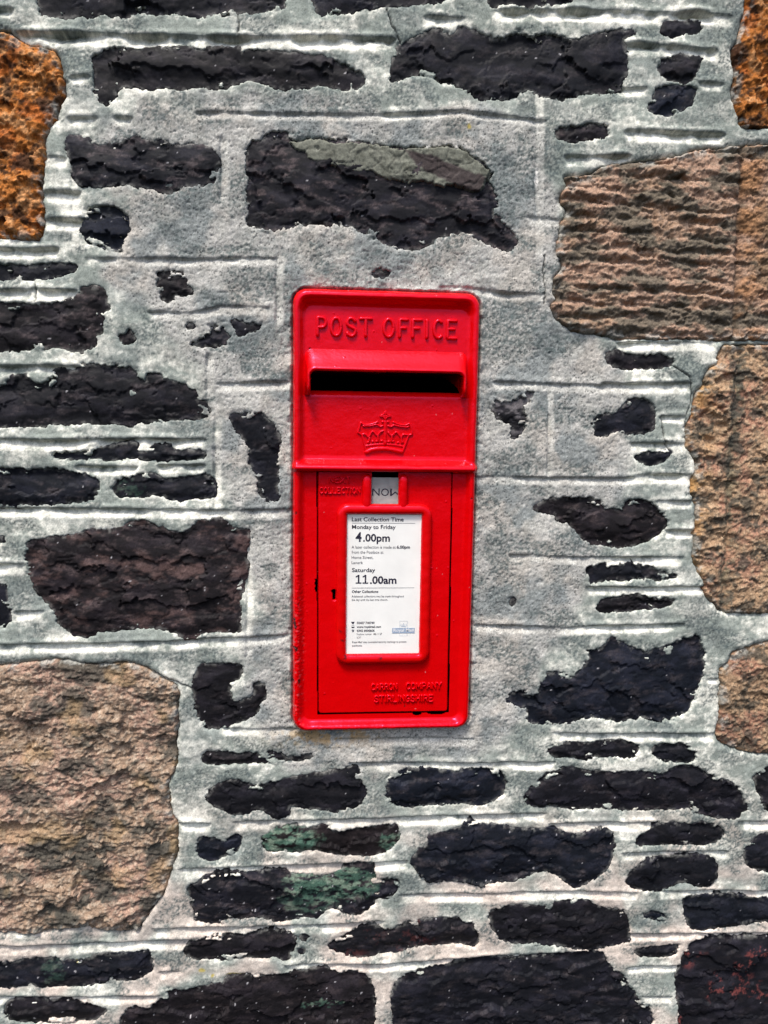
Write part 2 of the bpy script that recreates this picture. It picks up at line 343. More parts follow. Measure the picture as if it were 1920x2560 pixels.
# --- lower left
stone('dark', 5, '115,130 180,120 260,105 340,100 390,75 440,85 500,75 545,55 600,35 650,45 680,65 740,85 790,90 840,60 880,35 930,28 975,35 980,60 1030,75 1080,80 1070,130 1060,180 1070,230 1060,290 1050,340 1030,380 1040,430 1035,490 1045,520 990,520 930,515 880,520 850,540 800,548 760,525 720,508 650,500 580,500 500,512 430,510 390,540 330,535 290,510 250,480 240,440 200,390 160,350 140,290 125,240 112,190', brown=1, pink=1, scuff=0.6, lift=2.0)
stone('dark', 5, '-40,95 10,105 15,130 -40,160')
stone('dark', 5, '-40,300 15,310 30,370 48,430 45,480 10,495 -40,500')
stone2('sand_big', [(5, '-40,660 60,660 120,650 180,645 230,638 300,640 360,655 420,658 480,655 550,652 610,665 660,690 700,720 760,740 775,790 765,850 775,920 760,980 770,1060 760,1106'), (7, '745,30 720,80 740,130 735,190 768,240 770,310 765,380 740,440 725,510 700,560 660,610 630,660 590,715 520,720 450,710 400,690 330,695 270,700 180,720 100,720 40,715 -40,725')], label='big weathered tan sandstone block at the lower left')
stone('dark', 5, '830,740 850,690 870,660 940,660 1020,655 1045,665 1040,710 1030,730 985,735 990,760 1000,790 985,810 1010,830 1060,810 1100,795 1090,745 1130,740 1148,770 1145,800 1120,830 1115,870 1060,905 1000,920 930,942 890,940 860,890 840,830', brown=0.4, blue=0.3)
stone('dark', 5, '870,1055 900,1042 960,1040 1020,1045 1070,1038 1120,1055 1170,1035 1210,1045 1250,1065 1300,1065 1310,1050 1345,1048 1345,1065 1290,1075 1230,1080 1160,1088 1080,1085 1000,1090 930,1095 885,1092')
stone('dark', 7, '890,125 920,90 960,65 1000,52 1060,65 1110,80 1150,70 1220,55 1300,35 1380,28 1480,5 1550,-5 1555,60 1590,105 1560,150 1520,180 1450,195 1380,180 1300,170 1250,160 1245,205 1200,220 1170,210 1140,180 1100,180 1060,200 1000,200 960,180 920,160 895,140', lift=1.5)
stone('dark', 7, '848,330 870,300 900,310 960,300 1040,290 1042,330 1025,365 970,385 915,412 860,390', blue=1)
stone('dark', 7, '1130,320 1150,290 1210,262 1280,255 1340,262 1420,250 1420,275 1480,275 1560,260 1659,252 1720,250 1725,310 1690,350 1659,370 1600,385 1540,378 1460,375 1400,360 1350,350 1300,365 1220,360 1150,362', brown=1, green=[(1240, 310, 130, 60, 1.0), (1690, 315, 45, 40, 0.9)], green_reg=7)
stone('dark', 7, '808,520 840,500 880,475 920,460 1000,445 1080,455 1150,448 1220,445 1260,465 1320,460 1380,480 1440,465 1480,445 1520,420 1560,412 1610,420 1620,450 1625,490 1670,480 1720,488 1729,520 1690,560 1659,572 1640,555 1600,600 1560,635 1500,640 1460,610 1420,610 1390,640 1360,655 1320,645 1280,655 1240,660 1200,672 1150,650 1090,645 1060,655 990,650 960,675 900,670 840,660 835,610 820,570', scuff=0.6, green=[(1440, 505, 190, 75, 1.0), (1330, 580, 120, 50, 0.5), (1290, 475, 40, 30, 0.6)], green_reg=7, specks=1)
stone('dark', 7, '790,800 810,770 850,750 900,730 960,722 1030,725 1100,712 1180,705 1250,715 1275,740 1280,775 1260,800 1250,830 1215,840 1190,820 1130,830 1060,820 980,835 920,825 860,835 820,825', brown=0.4)
stone2('dark', [(7, '1420,760 1480,730 1540,700 1600,685'), (8, '0,690 40,702 90,672 160,660 220,652 330,650 380,670 400,710 413,755 390,780 320,760 240,765 160,765 100,800 0,803'), (7, '1590,820 1540,822 1480,800 1430,785')], scuff=0.6, red=0.4)
stone('dark', 7, '1295,735 1310,724 1330,728 1340,740 1325,750 1305,748', rag=0.3)
stone('dark', 7, '1288,797 1300,787 1315,792 1315,803 1300,809', rag=0.3)
stone('dark', 7, '-40,860 30,850 100,835 180,828 250,825 265,850 290,830 340,838 380,830 420,810 480,812 540,805 610,795 650,790 655,840 660,880 620,905 560,925 500,920 430,935 370,945 300,948 250,940 190,950 140,935 80,950 -40,960', specks=1, green=[(230, 880, 40, 50, 0.3)], green_reg=7)
stone('dark', 7, '10,1040 40,1015 100,998 170,1000 220,1015 270,1000 330,1012 400,1025 460,1050 440,1075 400,1096 330,1100 200,1104 100,1100 30,1085 15,1060', specks=1)
stone('dark', 7, '515,1090 540,1050 580,1025 640,1045 690,1000 740,1000 715,955 780,965 850,955 920,940 970,935 980,900 1080,895 1180,900 1260,880 1340,875 1400,870 1460,890 1540,880 1590,905 1615,950 1620,1010 1625,1060 1600,1136 515,1136', brown=0.7, specks=1, green=[(1400, 1020, 90, 12, 0.7)], green_reg=7)
# --- lower right
stone('dark', 8, '10,90 20,50 50,20 100,5 170,12 220,10 290,20 370,5 440,3 500,10 525,50 530,90 510,130 470,150 410,165 330,155 250,162 170,160 90,172 40,155 15,120', blue=1)
stone('dark', 8, '602,130 640,85 680,45 720,20 790,-5 870,15 960,20 1060,18 1130,20 1200,30 1240,10 1280,-10 1350,-5 1400,30 1460,50 1500,60 1540,100 1560,150 1578,180 1545,200 1530,225 1450,218 1380,205 1330,190 1330,170 1260,185 1180,180 1100,185 1050,185 960,175 880,180 800,180 720,165 660,175 615,155', brown=0.6)
stone('dark', 8, '1600,40 1620,10 1640,0 1700,-10 1700,200 1650,190 1635,140 1610,90')
stone('dark', 8, '120,400 150,365 200,320 190,300 250,280 320,265 370,225 400,240 440,250 500,245 540,265 620,270 720,260 800,290 850,290 920,270 980,270 1000,310 990,370 975,420 930,465 890,485 860,500 825,522 790,490 750,460 700,440 650,450 600,475 540,490 480,495 420,512 360,490 290,485 190,495 160,460 130,430', blue=0.8, lift=2.5)
stone('dark', 8, '1090,320 1110,290 1160,270 1180,245 1260,245 1340,245 1390,235 1440,255 1475,275 1470,300 1430,330 1350,335 1260,330 1170,340 1100,338')
stone('dark', 8, '1045,490 1060,455 1090,430 1130,400 1200,390 1270,385 1340,380 1420,390 1440,420 1438,480 1400,510 1360,515 1310,490 1270,500 1210,530 1150,533 1090,525 1055,510', lift=1.5)
stone('dark', 8, '1560,350 1590,320 1640,285 1700,275 1700,460 1640,450 1580,430 1560,390')
stone('dark', 8, '455,620 500,615 540,590 620,600 680,600 720,615 740,585 820,568 880,575 920,600 960,610 1030,615 1050,650 1062,700 1065,750 1040,755 980,770 900,785 830,785 760,765 690,768 620,762 560,765 510,745 470,700 460,660', lift=1.5)
stone('dark', 8, '1115,640 1160,622 1210,630 1220,660 1170,662', blue=1)
stone('dark', 8, '1290,570 1310,558 1380,560 1470,550 1560,560 1659,568 1700,570 1700,650 1620,665 1520,680 1440,690 1370,705 1325,695 1300,640')
stone('dark', 8, '1085,790 1130,778 1200,772 1270,768 1280,790 1240,815 1170,820 1120,818 1090,810')
stone('dark', 8, '1265,900 1280,870 1300,800 1330,755 1400,735 1480,728 1560,735 1700,730 1700,1140 1270,1140 1275,1050 1265,980', brown=0.5, red=1.6)
stone('dark', 8, '30,1010 50,930 100,895 180,865 280,850 380,825 460,820 560,825 650,820 740,810 830,800 900,795 950,800 965,850 1000,880 1040,900 1060,950 1090,985 1120,1020 1150,1040 1165,1080 1160,1140 50,1140 40,1070', blue=0.5, specks=0.5)

# blobs of mortar smeared over the faces of stones (region, polygon)
BLOBS = [(2, '385,375 440,350 510,325 515,350 500,390 450,420 430,410 385,385'), (6, '1100,640 1130,628 1180,632 1185,650 1130,662'), (6, '1205,600 1240,575 1265,590 1240,622 1210,625'),
         (5, '945,310 1000,275 1050,280 1070,310 1040,340 975,350'), (3, '555,585 580,580 588,605 562,612'), (1, '700,795 740,780 780,800 850,795 890,800 840,825 770,825 720,815')]

# struck joints: (region, polyline, depth mm, width mm); shadowed arris on top, sloping bed below
J = [(1, '-40,36 60,38', 3, 12), (1, '70,135 300,142 700,150 1000,160 1300,160 1659,162 1710,164', 5, 18), (1, '300,330 390,325', 3, 10), (1, '290,505 420,503', 3.5, 14), (1, '480,503 570,503', 3, 12), (1, '840,482 1100,484 1659,494 2000,478 2360,520', 2.2, 9),
     (1, '185,670 290,680', 3.5, 13), (1, '185,825 350,828', 5, 16), (1, '188,945 360,945', 5, 16), (1, '-40,1073 60,1076 250,1073', 4, 14),
     (2, '470,42 800,42 1100,52 1350,50 1510,68', 5, 16), (2, '170,72 345,72', 3, 14), (2, '1050,188 1250,196 1445,214', 4, 16), (2, '1010,380 1140,378', 2, 12), (2, '1360,352 1470,362', 2.5, 12), (2, '1040,565 1250,566 1480,580', 4, 16), (2, '785,672 1065,672', 4, 15), (2, '610,935 770,945', 2.2, 12),
     (3, '-40,143 150,145 330,148', 4.5, 16), (3, '370,5 800,12 1200,8', 2.4, 11), (3, '640,238 820,245 960,215 1170,222', 2.6, 11), (3, '-40,473 180,474 345,476', 4.5, 16), (3, '-40,790 300,795 590,790 890,792', 5, 16), (3, '320,907 590,907', 4, 12), (3, '680,905 885,902', 4, 12), (3, '930,548 1080,545 1260,540', 3.2, 12), (3, '-40,1088 500,1092 900,1098 1260,1094', 3.5, 13),
     (4, '240,126 420,140 560,160 700,165', 3.2, 11), (4, '470,540 740,552 960,560', 3, 11), (4, '940,548 1150,552 1325,551', 4.2, 15), (4, '400,950 700,958 1090,955', 2.6, 11), (4, '1195,691 1305,691', 3.5, 10), (4, '1065,808 1305,808', 4.5, 15), (4, '1090,945 1345,945', 4, 14), (4, '1175,1058 1335,1058', 4, 12), (4, '1010,372 1430,370', 3.5, 13),
     (5, '-40,222 105,224', 4, 15), (5, '60,432 190,428', 3, 13), (5, '-40,575 300,570 720,560 900,545 1080,540 1250,528', 3.8, 14), (5, '950,934 1280,938', 2.6, 11),
     (6, '1215,78 1345,80', 3.6, 12), (6, '540,182 850,195', 2.6, 11), (6, '850,195 1295,195', 4.5, 14), (6, '875,325 1120,325', 4, 13), (6, '1120,325 1390,322', 4.2, 13), (6, '390,487 800,497 1300,484', 3, 12), (6, '730,955 1080,960 1435,956', 4, 14), (6, '-220,980 400,975', 2, 12), (6, '-150,1085 300,1085 560,1080 740,1083', 3.4, 13), (6, '1400,722 1450,722', 3.5, 8),
     (7, '775,240 910,240', 4, 14), (7, '1010,235 1240,230 1659,216 2359,197', 4, 15), (7, '775,435 900,435 1659,408 1760,402', 4, 14), (7, '660,697 850,690 1300,682 1659,662', 4, 15), (7, '-40,775 250,768 600,752 830,742', 4.5, 16), (7, '690,882 780,878', 3, 12), (7, '-40,990 400,990 700,982', 4.5, 14), (7, '1230,852 1659,846 2080,815 2420,802', 4, 14),
     (8, '715,242 950,236 1190,238', 4, 14), (8, '1535,235 1700,235', 4, 14), (8, '1030,368 1250,362 1490,362', 3.6, 13), (8, '70,552 400,545 800,532 1090,536', 3.6, 14), (8, '1190,532 1400,530 1700,530', 4, 14), (8, '1065,716 1330,716 1700,712', 5, 12), (8, '1120,990 1245,988', 4.5, 10), (8, '1050,862 1285,858', 3.5, 11)]
# upright struck lines: (region, x, y0, y1, depth, width)
JV = [(1, 965, 590, 870, 2.6, 11), (2, 668, 380, 1100, 1.6, 12), (3, 1205, -10, 310, 2.4, 10), (3, 905, 415, 610, 2.6, 10), (3, 937, 690, 1095, 2.6, 10), (4, 716, 565, 955, 3.0, 9), (5, 1075, 70, 640, 2.0, 9), (1, 320, 640, 1040, 1.2, 9)]
# hairline cracks
CR = [(2, '8,30 30,90 55,140 70,185'), (4, '692,0 690,80 698,150 690,205'), (4, '1240,470 1320,520 1332,600 1310,700 1300,740'), (4, '1205,690 1208,790 1240,840'), (5, '660,688 710,715 770,738 830,765'), (7, '5,415 40,470 80,530'), (3, '150,60 150,190'), (1, '1030,60 1030,150')]
# weather stains on the mortar: photo px, radii px, strength
ST = [(1240, 470, 70, 110, .6), (1400, 330, 60, 60, .7), (1350, 395, 50, 45, .8), (1270, 820, 90, 80, .75), (1200, 770, 50, 60, .4), (165, 160, 45, 60, .85), (190, 120, 25, 45, .6), (650, 700, 70, 30, .7), (690, 730, 40, 25, .7), (655, 915, 50, 25, .85), (555, 850, 60, 30, .6), (640, 860, 60, 40, .4),
      (430, 350, 70, 60, .4), (420, 270, 60, 22, .7), (800, 240, 160, 25, .6), (1020, 230, 70, 40, .7), (560, 470, 120, 60, .45), (400, 520, 90, 40, .4), (1290, 1160, 60, 50, .7), (1255, 1365, 35, 80, .75), (1265, 1470, 50, 60, .45), (1390, 1450, 30, 50, .4), (1420, 1180, 40, 40, .3), (1700, 910, 60, 45, .8), (1690, 1150, 50, 30, .7), (1710, 870, 45, 25, .5),
      (1830, 60, 50, 60, .75), (1800, 100, 40, 30, .5), (1790, 250, 60, 70, .5), (1730, 300, 100, 40, .35), (1560, 400, 80, 30, .5), (1750, 2080, 60, 80, .8), (1820, 2100, 60, 70, .8), (1760, 1560, 40, 45, .7), (1740, 1510, 90, 25, .5), (1830, 1880, 40, 40, .6), (1600, 2440, 50, 45, .6), (1640, 2500, 30, 30, .5), (1600, 2300, 45, 40, .7),
      (30, 1500, 60, 30, .7), (60, 1460, 45, 40, .7), (30, 1380, 50, 25, .5), (480, 2130, 30, 40, .5), (640, 2130, 50, 40, .7), (570, 2100, 40, 50, .45), (440, 2380, 50, 60, .8), (420, 2280, 25, 40, .6), (300, 2485, 70, 18, .7), (80, 2330, 110, 16, .5), (1030, 2140, 60, 25, .6), (1000, 2220, 50, 60, .5), (1050, 2300, 80, 40, .3),
      (1290, 1990, 45, 40, .6), (1590, 2150, 40, 50, .5), (1360, 1875, 60, 30, .6), (1330, 1850, 40, 60, .5), (930, 1960, 40, 60, .5), (700, 2030, 45, 30, .5), (640, 2040, 30, 40, .4), (500, 1905, 30, 20, .4), (530, 1700, 30, 50, .3), (640, 1650, 50, 40, .3), (300, 1640, 90, 18, .5), (480, 1650, 60, 30, .5), (60, 2410, 30, 12, .4), (1170, 2460, 60, 15, .5), (470, 1990, 20, 25, .35), (780, 620, 120, 25, .45), (1100, 640, 100, 25, .45), (900, 690, 150, 18, .4), (600, 2300, 40, 20, .4), (1340, 250, 40, 30, .6), (60, 45, 60, 15, .5), (330, 60, 80, 15, .45), (800, 65, 120, 18, .5), (1000, 20, 40, 40, .6)]

# ------------------------------------------------------------------ mortar field
def fine_axis(a, b, step, lo, hi, coarse):
    mid = np.arange(a, b + step, step)
    return np.concatenate([np.arange(lo, a, coarse), mid, np.arange(mid[-1] + coarse, hi + coarse, coarse)]).astype(F32)
STEP = 1.35
gx = fine_axis(-515, 585, STEP, -1300, 1360, 8)
gz = fine_axis(-755, 660, STEP, -1150, 1150, 8)
X, Zm = np.meshgrid(gx, gz)
NZ1 = fbm(X, Zm, 11, 3, 1); NZ2 = fbm(X, Zm, 11, 3, 2)     # edge raggedness
PX = 0.545                                                  # mm per photo px, roughly

def warp(Xa, Za, seed, a):
    return Xa + a * 2.3 * fbm(Xa, Za, 8, 3, seed, 0.56), Za + a * 1.9 * fbm(Xa, Za, 7, 3, seed + 11, 0.56)

# stones outside the picture, so that the wall goes on
r2 = np.random.default_rng(21)
zc = -1080.0
while zc < 1000:
    hh = r2.uniform(75, 140); xc = -1270.0 + r2.uniform(0, 60)
    while xc < 1120:
        ww = r2.uniform(160, 360)
        cx_, cz_ = xc + ww / 2, zc + hh / 2
        inside = (-590 < cx_ + ww / 2) and (cx_ - ww / 2 < 655) and (-845 < cz_ + hh / 2) and (cz_ - hh / 2 < 735)
        if not inside and r2.random() < 0.85:
            a = np.linspace(0, 2 * np.pi, 15)[:-1]
            rr_ = 1 + r2.uniform(-0.12, 0.12, 14)
            sx_ = np.sign(np.cos(a)) * np.abs(np.cos(a)) ** 0.6 * rr_; sy_ = np.sign(np.sin(a)) * np.abs(np.sin(a)) ** 0.6 * rr_
            pm = np.stack([cx_ + sx_ * (ww / 2 - 10), cz_ + sy_ * (hh / 2 - 9)], 1)
            S.append(('dark', pm, dict(mm=1, coarse=1)))
        xc += ww
    zc += hh

polys = []
for kind, pts, o in S:
    pm = np.asarray(pts) if o.get('mm') else survey(pts)
    polys.append(smooth_poly(pm, 1))

# base surface
cem_poly = survey([(330, 250), (700, 230), (1000, 280), (1330, 270), (1390, 420), (1400, 600), (1400, 760), (1530, 860), (1580, 1000), (1570, 1180), (1500, 1400), (1440, 1560), (1350, 1660), (1320, 1780), (1260, 1880), (900, 1930), (720, 1910), (600, 1800), (620, 1560), (620, 1280), (545, 1200), (520, 950), (350, 780), (280, 650), (260, 560), (330, 480), (220, 420), (280, 330)])
wx = X + 22 * fbm(X, Zm, 60, 3, 31); wz = Zm + 22 * fbm(X, Zm, 60, 3, 32)
CEM = 1 - sstep(-14, 14, poly_sdf(wx, wz, cem_poly))
H = 2.2 * fbm(X, Zm, 90, 2, 40) + 0.55 * fbm(X, Zm, 22, 3, 41)
fineA = fbm(X, Zm, 5.0, 3, 42, 0.65)
H += fineA * (0.17 + 0.2 * CEM)
H += CEM * 0.9 * fbm(X, Zm, 34, 3, 43)
pit = sstep(0.42, 0.62, fbm(X, Zm, 4.2, 2, 44)) * (0.4 + 0.6 * CEM)
H -= 0.9 * pit
LIPN = fbm(X, Zm, 18, 2, 45)

def along(r, s):
    return survey(reg(r, P(s)))
wob = 0.8 * fbm(X, Zm, 60, 2, 50) + 0.22 * fbm(X, Zm, 6, 2, 51)
dmod = 0.85 + 1.0 * fbm(X, Zm, 34, 3, 52)
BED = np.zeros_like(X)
for r, s, dep, wid in J:
    L = along(r, s); L = L[np.argsort(L[:, 0])]
    i0, i1 = np.searchsorted(gx, [L[0, 0] - 6, L[-1, 0] + 6]); j0, j1 = np.searchsorted(gz, [L[:, 1].min() - wid - 14, L[:, 1].max() + 10])
    sl_ = np.s_[j0:j1, i0:i1]
    x = X[sl_]; z = Zm[sl_] + wob[sl_]
    d = np.interp(x, L[:, 0], L[:, 1]) - z
    endt = sstep(L[0, 0] - 3, L[0, 0] + 6, x) * (1 - sstep(L[-1, 0] - 6, L[-1, 0] + 3, x))
    prof = sstep(-0.5, 0.6, d) * np.clip(1 - np.maximum(d - 2.0, 0) / (wid * 0.72), 0, 1) ** 1.1
    bulge = np.exp(-((d + 3.5) / 3.0) ** 2) * 0.8
    H[sl_] += endt * (1.6 - 0.35 * CEM[sl_]) * dep * np.clip(dmod[sl_], 0.3, 1.5) * (bulge * 0.3 - prof)
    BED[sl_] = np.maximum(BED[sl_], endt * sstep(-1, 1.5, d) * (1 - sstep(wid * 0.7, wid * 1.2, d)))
for r, x0, y0, y1, dep, wid in JV:
    L = along(r, f'{x0},{y0} {x0},{y1}'); L = L[np.argsort(L[:, 1])]
    d = X + 1.5 * wob - np.interp(Zm, L[:, 1], L[:, 0])
    m = (np.abs(d) < wid * 1.5) & (Zm > L[0, 1] - 5) & (Zm < L[-1, 1] + 5)
    endt = sstep(L[0, 1] - 3, L[0, 1] + 6, Zm) * (1 - sstep(L[-1, 1] - 6, L[-1, 1] + 3, Zm))
    prof = sstep(-wid * 0.5, -wid * 0.5 + 2, d) * np.clip(1 - (d + wid * 0.5) / wid, 0, 1)
    H -= np.where(m, 1.35 * dep * endt * prof * np.clip(dmod, 0.4, 1.5), 0)
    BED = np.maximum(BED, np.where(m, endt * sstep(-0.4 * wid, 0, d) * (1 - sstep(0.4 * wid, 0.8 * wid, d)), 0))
CRK = np.zeros_like(X)
for r, s in CR:
    L = along(r, s)
    lo = L.min(0) - 6; hi = L.max(0) + 6
    i0, i1 = np.searchsorted(gx, [lo[0], hi[0]]); j0, j1 = np.searchsorted(gz, [lo[1], hi[1]])
    sl_ = np.s_[j0:j1, i0:i1]
    xa = X[sl_] + 1.6 * NZ1[sl_]; za = Zm[sl_] + 1.6 * NZ2[sl_]
    dm = np.full(xa.shape, 1e6)
    for (ax, ay), (bx, by) in zip(L[:-1], L[1:]):
        ex, ey = bx - ax, by - ay; t = np.clip(((xa - ax) * ex + (za - ay) * ey) / (ex * ex + ey * ey), 0, 1)
        dm = np.minimum(dm, np.hypot(xa - ax - t * ex, za - ay - t * ey))
    CRK[sl_] = np.maximum(CRK[sl_], 1 - sstep(0.2, 1.3, dm))
H -= 3.0 * CRK

# recesses round the stones, cut from the mortar
KEEP = np.ones((len(gz) - 1, len(gx) - 1), bool)
stone_sd = []
BL = [along(r, s) for r, s in BLOBS]
EDGE = np.zeros_like(X)
deep = np.zeros(X.shape, bool)
for k, ((kind, pts, o), pm) in enumerate(zip(S, polys)):
    lo = pm.min(0) - 16; hi = pm.max(0) + 16
    i0, i1 = np.searchsorted(gx, [lo[0], hi[0]]); j0, j1 = np.searchsorted(gz, [lo[1], hi[1]])
    sl_ = np.s_[j0:j1, i0:i1]
    rag = o.get('rag', 1.0) * (0.6 if kind.startswith('sand') else 1.0)
    xa, za = warp(X[sl_], Zm[sl_], 60 + k, rag)
    sd = poly_sdf(xa, za, pm) - (1.0 if kind == 'dark' else 0.3)
    for b in BL:                                    # smeared mortar stays on the face
        if lo[0] < b[:, 0].mean() < hi[0] and lo[1] < b[:, 1].mean() < hi[1]:
            sb = poly_sdf(xa + 2 * NZ1[sl_], za + 2 * NZ2[sl_], b); sd = np.maximum(sd, -sb - 0.5)
    if kind == 'slate': continue
    if kind == 'dark':
        cn = fbm(X[sl_], Zm[sl_], 17, 4, 500 + k, 0.55, 1.5) + 0.5 * fbm(X[sl_], Zm[sl_], 60, 1, 600 + k)
        sd = np.maximum(sd, np.minimum((cn - 0.66) * 26, sd + 8.0))
    lip = 2.6 + 1.8 * LIPN[sl_]
    near = np.clip(1 - np.maximum(sd, 0) / 7.0, 0, 1) ** 2
    H[sl_] -= near * (1.2 + 1.4 * LIPN[sl_]) * (sd > -3)
    if kind.startswith('sand'):
        H[sl_] -= near * 2.0 * (sd > -3)
    H[sl_] -= 16.0 * sstep(-0.3, 2.2, -sd)
    EDGE[sl_] = np.maximum(EDGE[sl_], 1 - sstep(1.0, 8.0, sd + 2.5 * LIPN[sl_]))
    deep[sl_] |= sd < -7

# opening for the post box
def rrect(x, z, x0, x1, z0, z1, r):
    cx_, cz_ = (x0 + x1) / 2, (z0 + z1) / 2
    qx = np.abs(x - cx_) - (x1 - x0) / 2 + r; qz = np.abs(z - cz_) - (z1 - z0) / 2 + r
    return np.hypot(np.maximum(qx, 0), np.maximum(qz, 0)) + np.minimum(np.maximum(qx, qz), 0) - r
bs = rrect(X + 0.7 * NZ1, Zm + 0.7 * NZ2, -117.5, 117.5, -283, 283, 18)
H += np.exp(-((bs - 3) / 4) ** 2) * (0.8 + 2.4 * LIPN + 1.2 * NZ1)
H = np.where(bs < 2.2, np.minimum(H, 1.0) - 8 * sstep(2.2, -1, bs), H)
deep |= bs < -8
KEEP = ~(deep[:-1, :-1] & deep[1:, :-1] & deep[:-1, 1:] & deep[1:, 1:])

# mortar colours: lime pointing, newer cement patch, weather staining, struck beds painted as lit
cream = C3(0.58, 0.60, 0.54); cement = C3(0.425, 0.42, 0.395); stain = C3(0.085, 0.108, 0.108); warmc = C3(0.66, 0.55, 0.48)
n60 = fbm(X, Zm, 70, 3, 70); n25 = fbm(X, Zm, 26, 4, 71, 0.6); n8 = fbm(X, Zm, 8, 3, 72, 0.6)
dirty = C3(0.285, 0.32, 0.29)
clean_lit = np.clip(0.85 * BED * (0.9 + 0.6 * n25) + 0.85 * fbm(X, Zm, 46, 4, 78, 0.68, 1.4) + 0.19 + 0.35 * n8 + 0.3 * fbm(X, Zm, 3.0, 2, 80, 0.7), 0, 1)  # random cleaner lime, plus beds painted paler as if catching light from above
colm = mixc(np.broadcast_to(dirty, X.shape + (3,)), C3(0.79, 0.785, 0.70), clean_lit)
low = sstep(-330, -520, Zm) * sstep(-0.25, 0.5, n60 + 0.2)
colm = mixc(colm, warmc, 0.75 * low)
colm = mixc(colm, cement, np.clip(CEM * (0.95 + 0.25 * n25), 0, 1))
colm = mixc(colm, C3(0.46, 0.42, 0.37), CEM * 0.5 * sstep(0.05, 0.5, fbm(X, Zm, 80, 3, 73)))
colm = mixc(colm, C3(0.225, 0.25, 0.25), np.clip(0.85 * sstep(0.0, 0.55, fbm(X, Zm, 75, 4, 81, 0.55)) * (0.35 + 0.65 * CEM) * (1 - 0.7 * BED), 0, 1))
colm = mixc(colm, C3(0.60, 0.60, 0.55), 0.5 * CEM * BED * sstep(-0.4, 0.5, n25))  # beds inside the cement get the same painted-in brightness
SM = np.zeros_like(X)
sxp, szp = X + 20 * fbm(X, Zm, 22, 3, 74, 0.6), Zm + 16 * fbm(X, Zm, 20, 3, 75, 0.6)
for px, py, rx, ry, st in ST:
    c = survey([(px, py)])[0]
    e = ((sxp - c[0]) / (rx * PX * 1.1)) ** 2 + ((szp - c[1]) / (ry * PX * 1.1)) ** 2
    SM = np.maximum(SM, st * (1 - sstep(0.35, 1.25, e)))
gen = sstep(0.05, 0.5, fbm(X, Zm, 44, 4, 76, 0.6, 1.6)) * (1 - BED * 0.9) * 0.7
n3 = fbm(X, Zm, 3.4, 2, 79, 0.7)
SM = np.clip(np.maximum(SM, gen) * (0.75 + 0.8 * n8 + 1.0 * n3), 0, 1) * (1 - 0.6 * BED)
colm = mixc(colm, stain, np.clip(SM, 0, 0.9))
colm *= (1 + 0.10 * n25 + 0.16 * n8)[..., None]
wnz = rng.standard_normal(X.shape).astype(F32)
colm *= (1 + (0.045 + 0.10 * CEM) * wnz)[..., None]
colm = mixc(colm, C3(0.02, 0.022, 0.025), CRK * 0.8)
rs = survey([(830, 1836)])[0]
rustm = np.exp(-((X - rs[0]) / 60) ** 2 - ((Zm - rs[1] - 2) / np.where(Zm < rs[1], 16, 6)) ** 2) * sstep(-0.4, 0.4, n8 + n25)
colm = mixc(colm, C3(0.36, 0.235, 0.10), np.clip(1.3 * rustm, 0, 0.8))
for px, py, rx, ry in ((505, 2428, 10, 7), (590, 2436, 24, 4), (190, 2405, 5, 4), (530, 2440, 5, 6), (1175, 315, 4, 8)):   # yellow lichen
    c = survey([(px, py)])[0]
    colm = mixc(colm, C3(0.42, 0.33, 0.05), 0.8 * (1 - sstep(0.4, 1.3, ((X + 2 * NZ1 - c[0]) / (rx * PX)) ** 2 + ((Zm + 2 * NZ2 - c[1]) / (ry * PX)) ** 2)))
c = survey([(1341, 445)])[0]
colm = mixc(colm, C3(0.75, 0.74, 0.70), 0.9 * (1 - sstep(0.4, 1.3, ((X + NZ1 - c[0]) / 2.2) ** 2 + ((Zm - c[1]) / 12) ** 2)))

wall = empty('stone_wall', (0, 0, Z0))
wall['label'] = 'rubble wall of dark whinstone and sandstone blocks with pale ruled mortar joints'
wall['category'] = 'wall'
field_object('mortar', gx, gz, H, KEEP, colm, M_MORTAR, wall, np.clip((0.15 + 0.85 * np.maximum(CEM, SM)) * sstep(-0.5, 0.35, fbm(X, Zm, 55, 3, 82)), 0, 1))

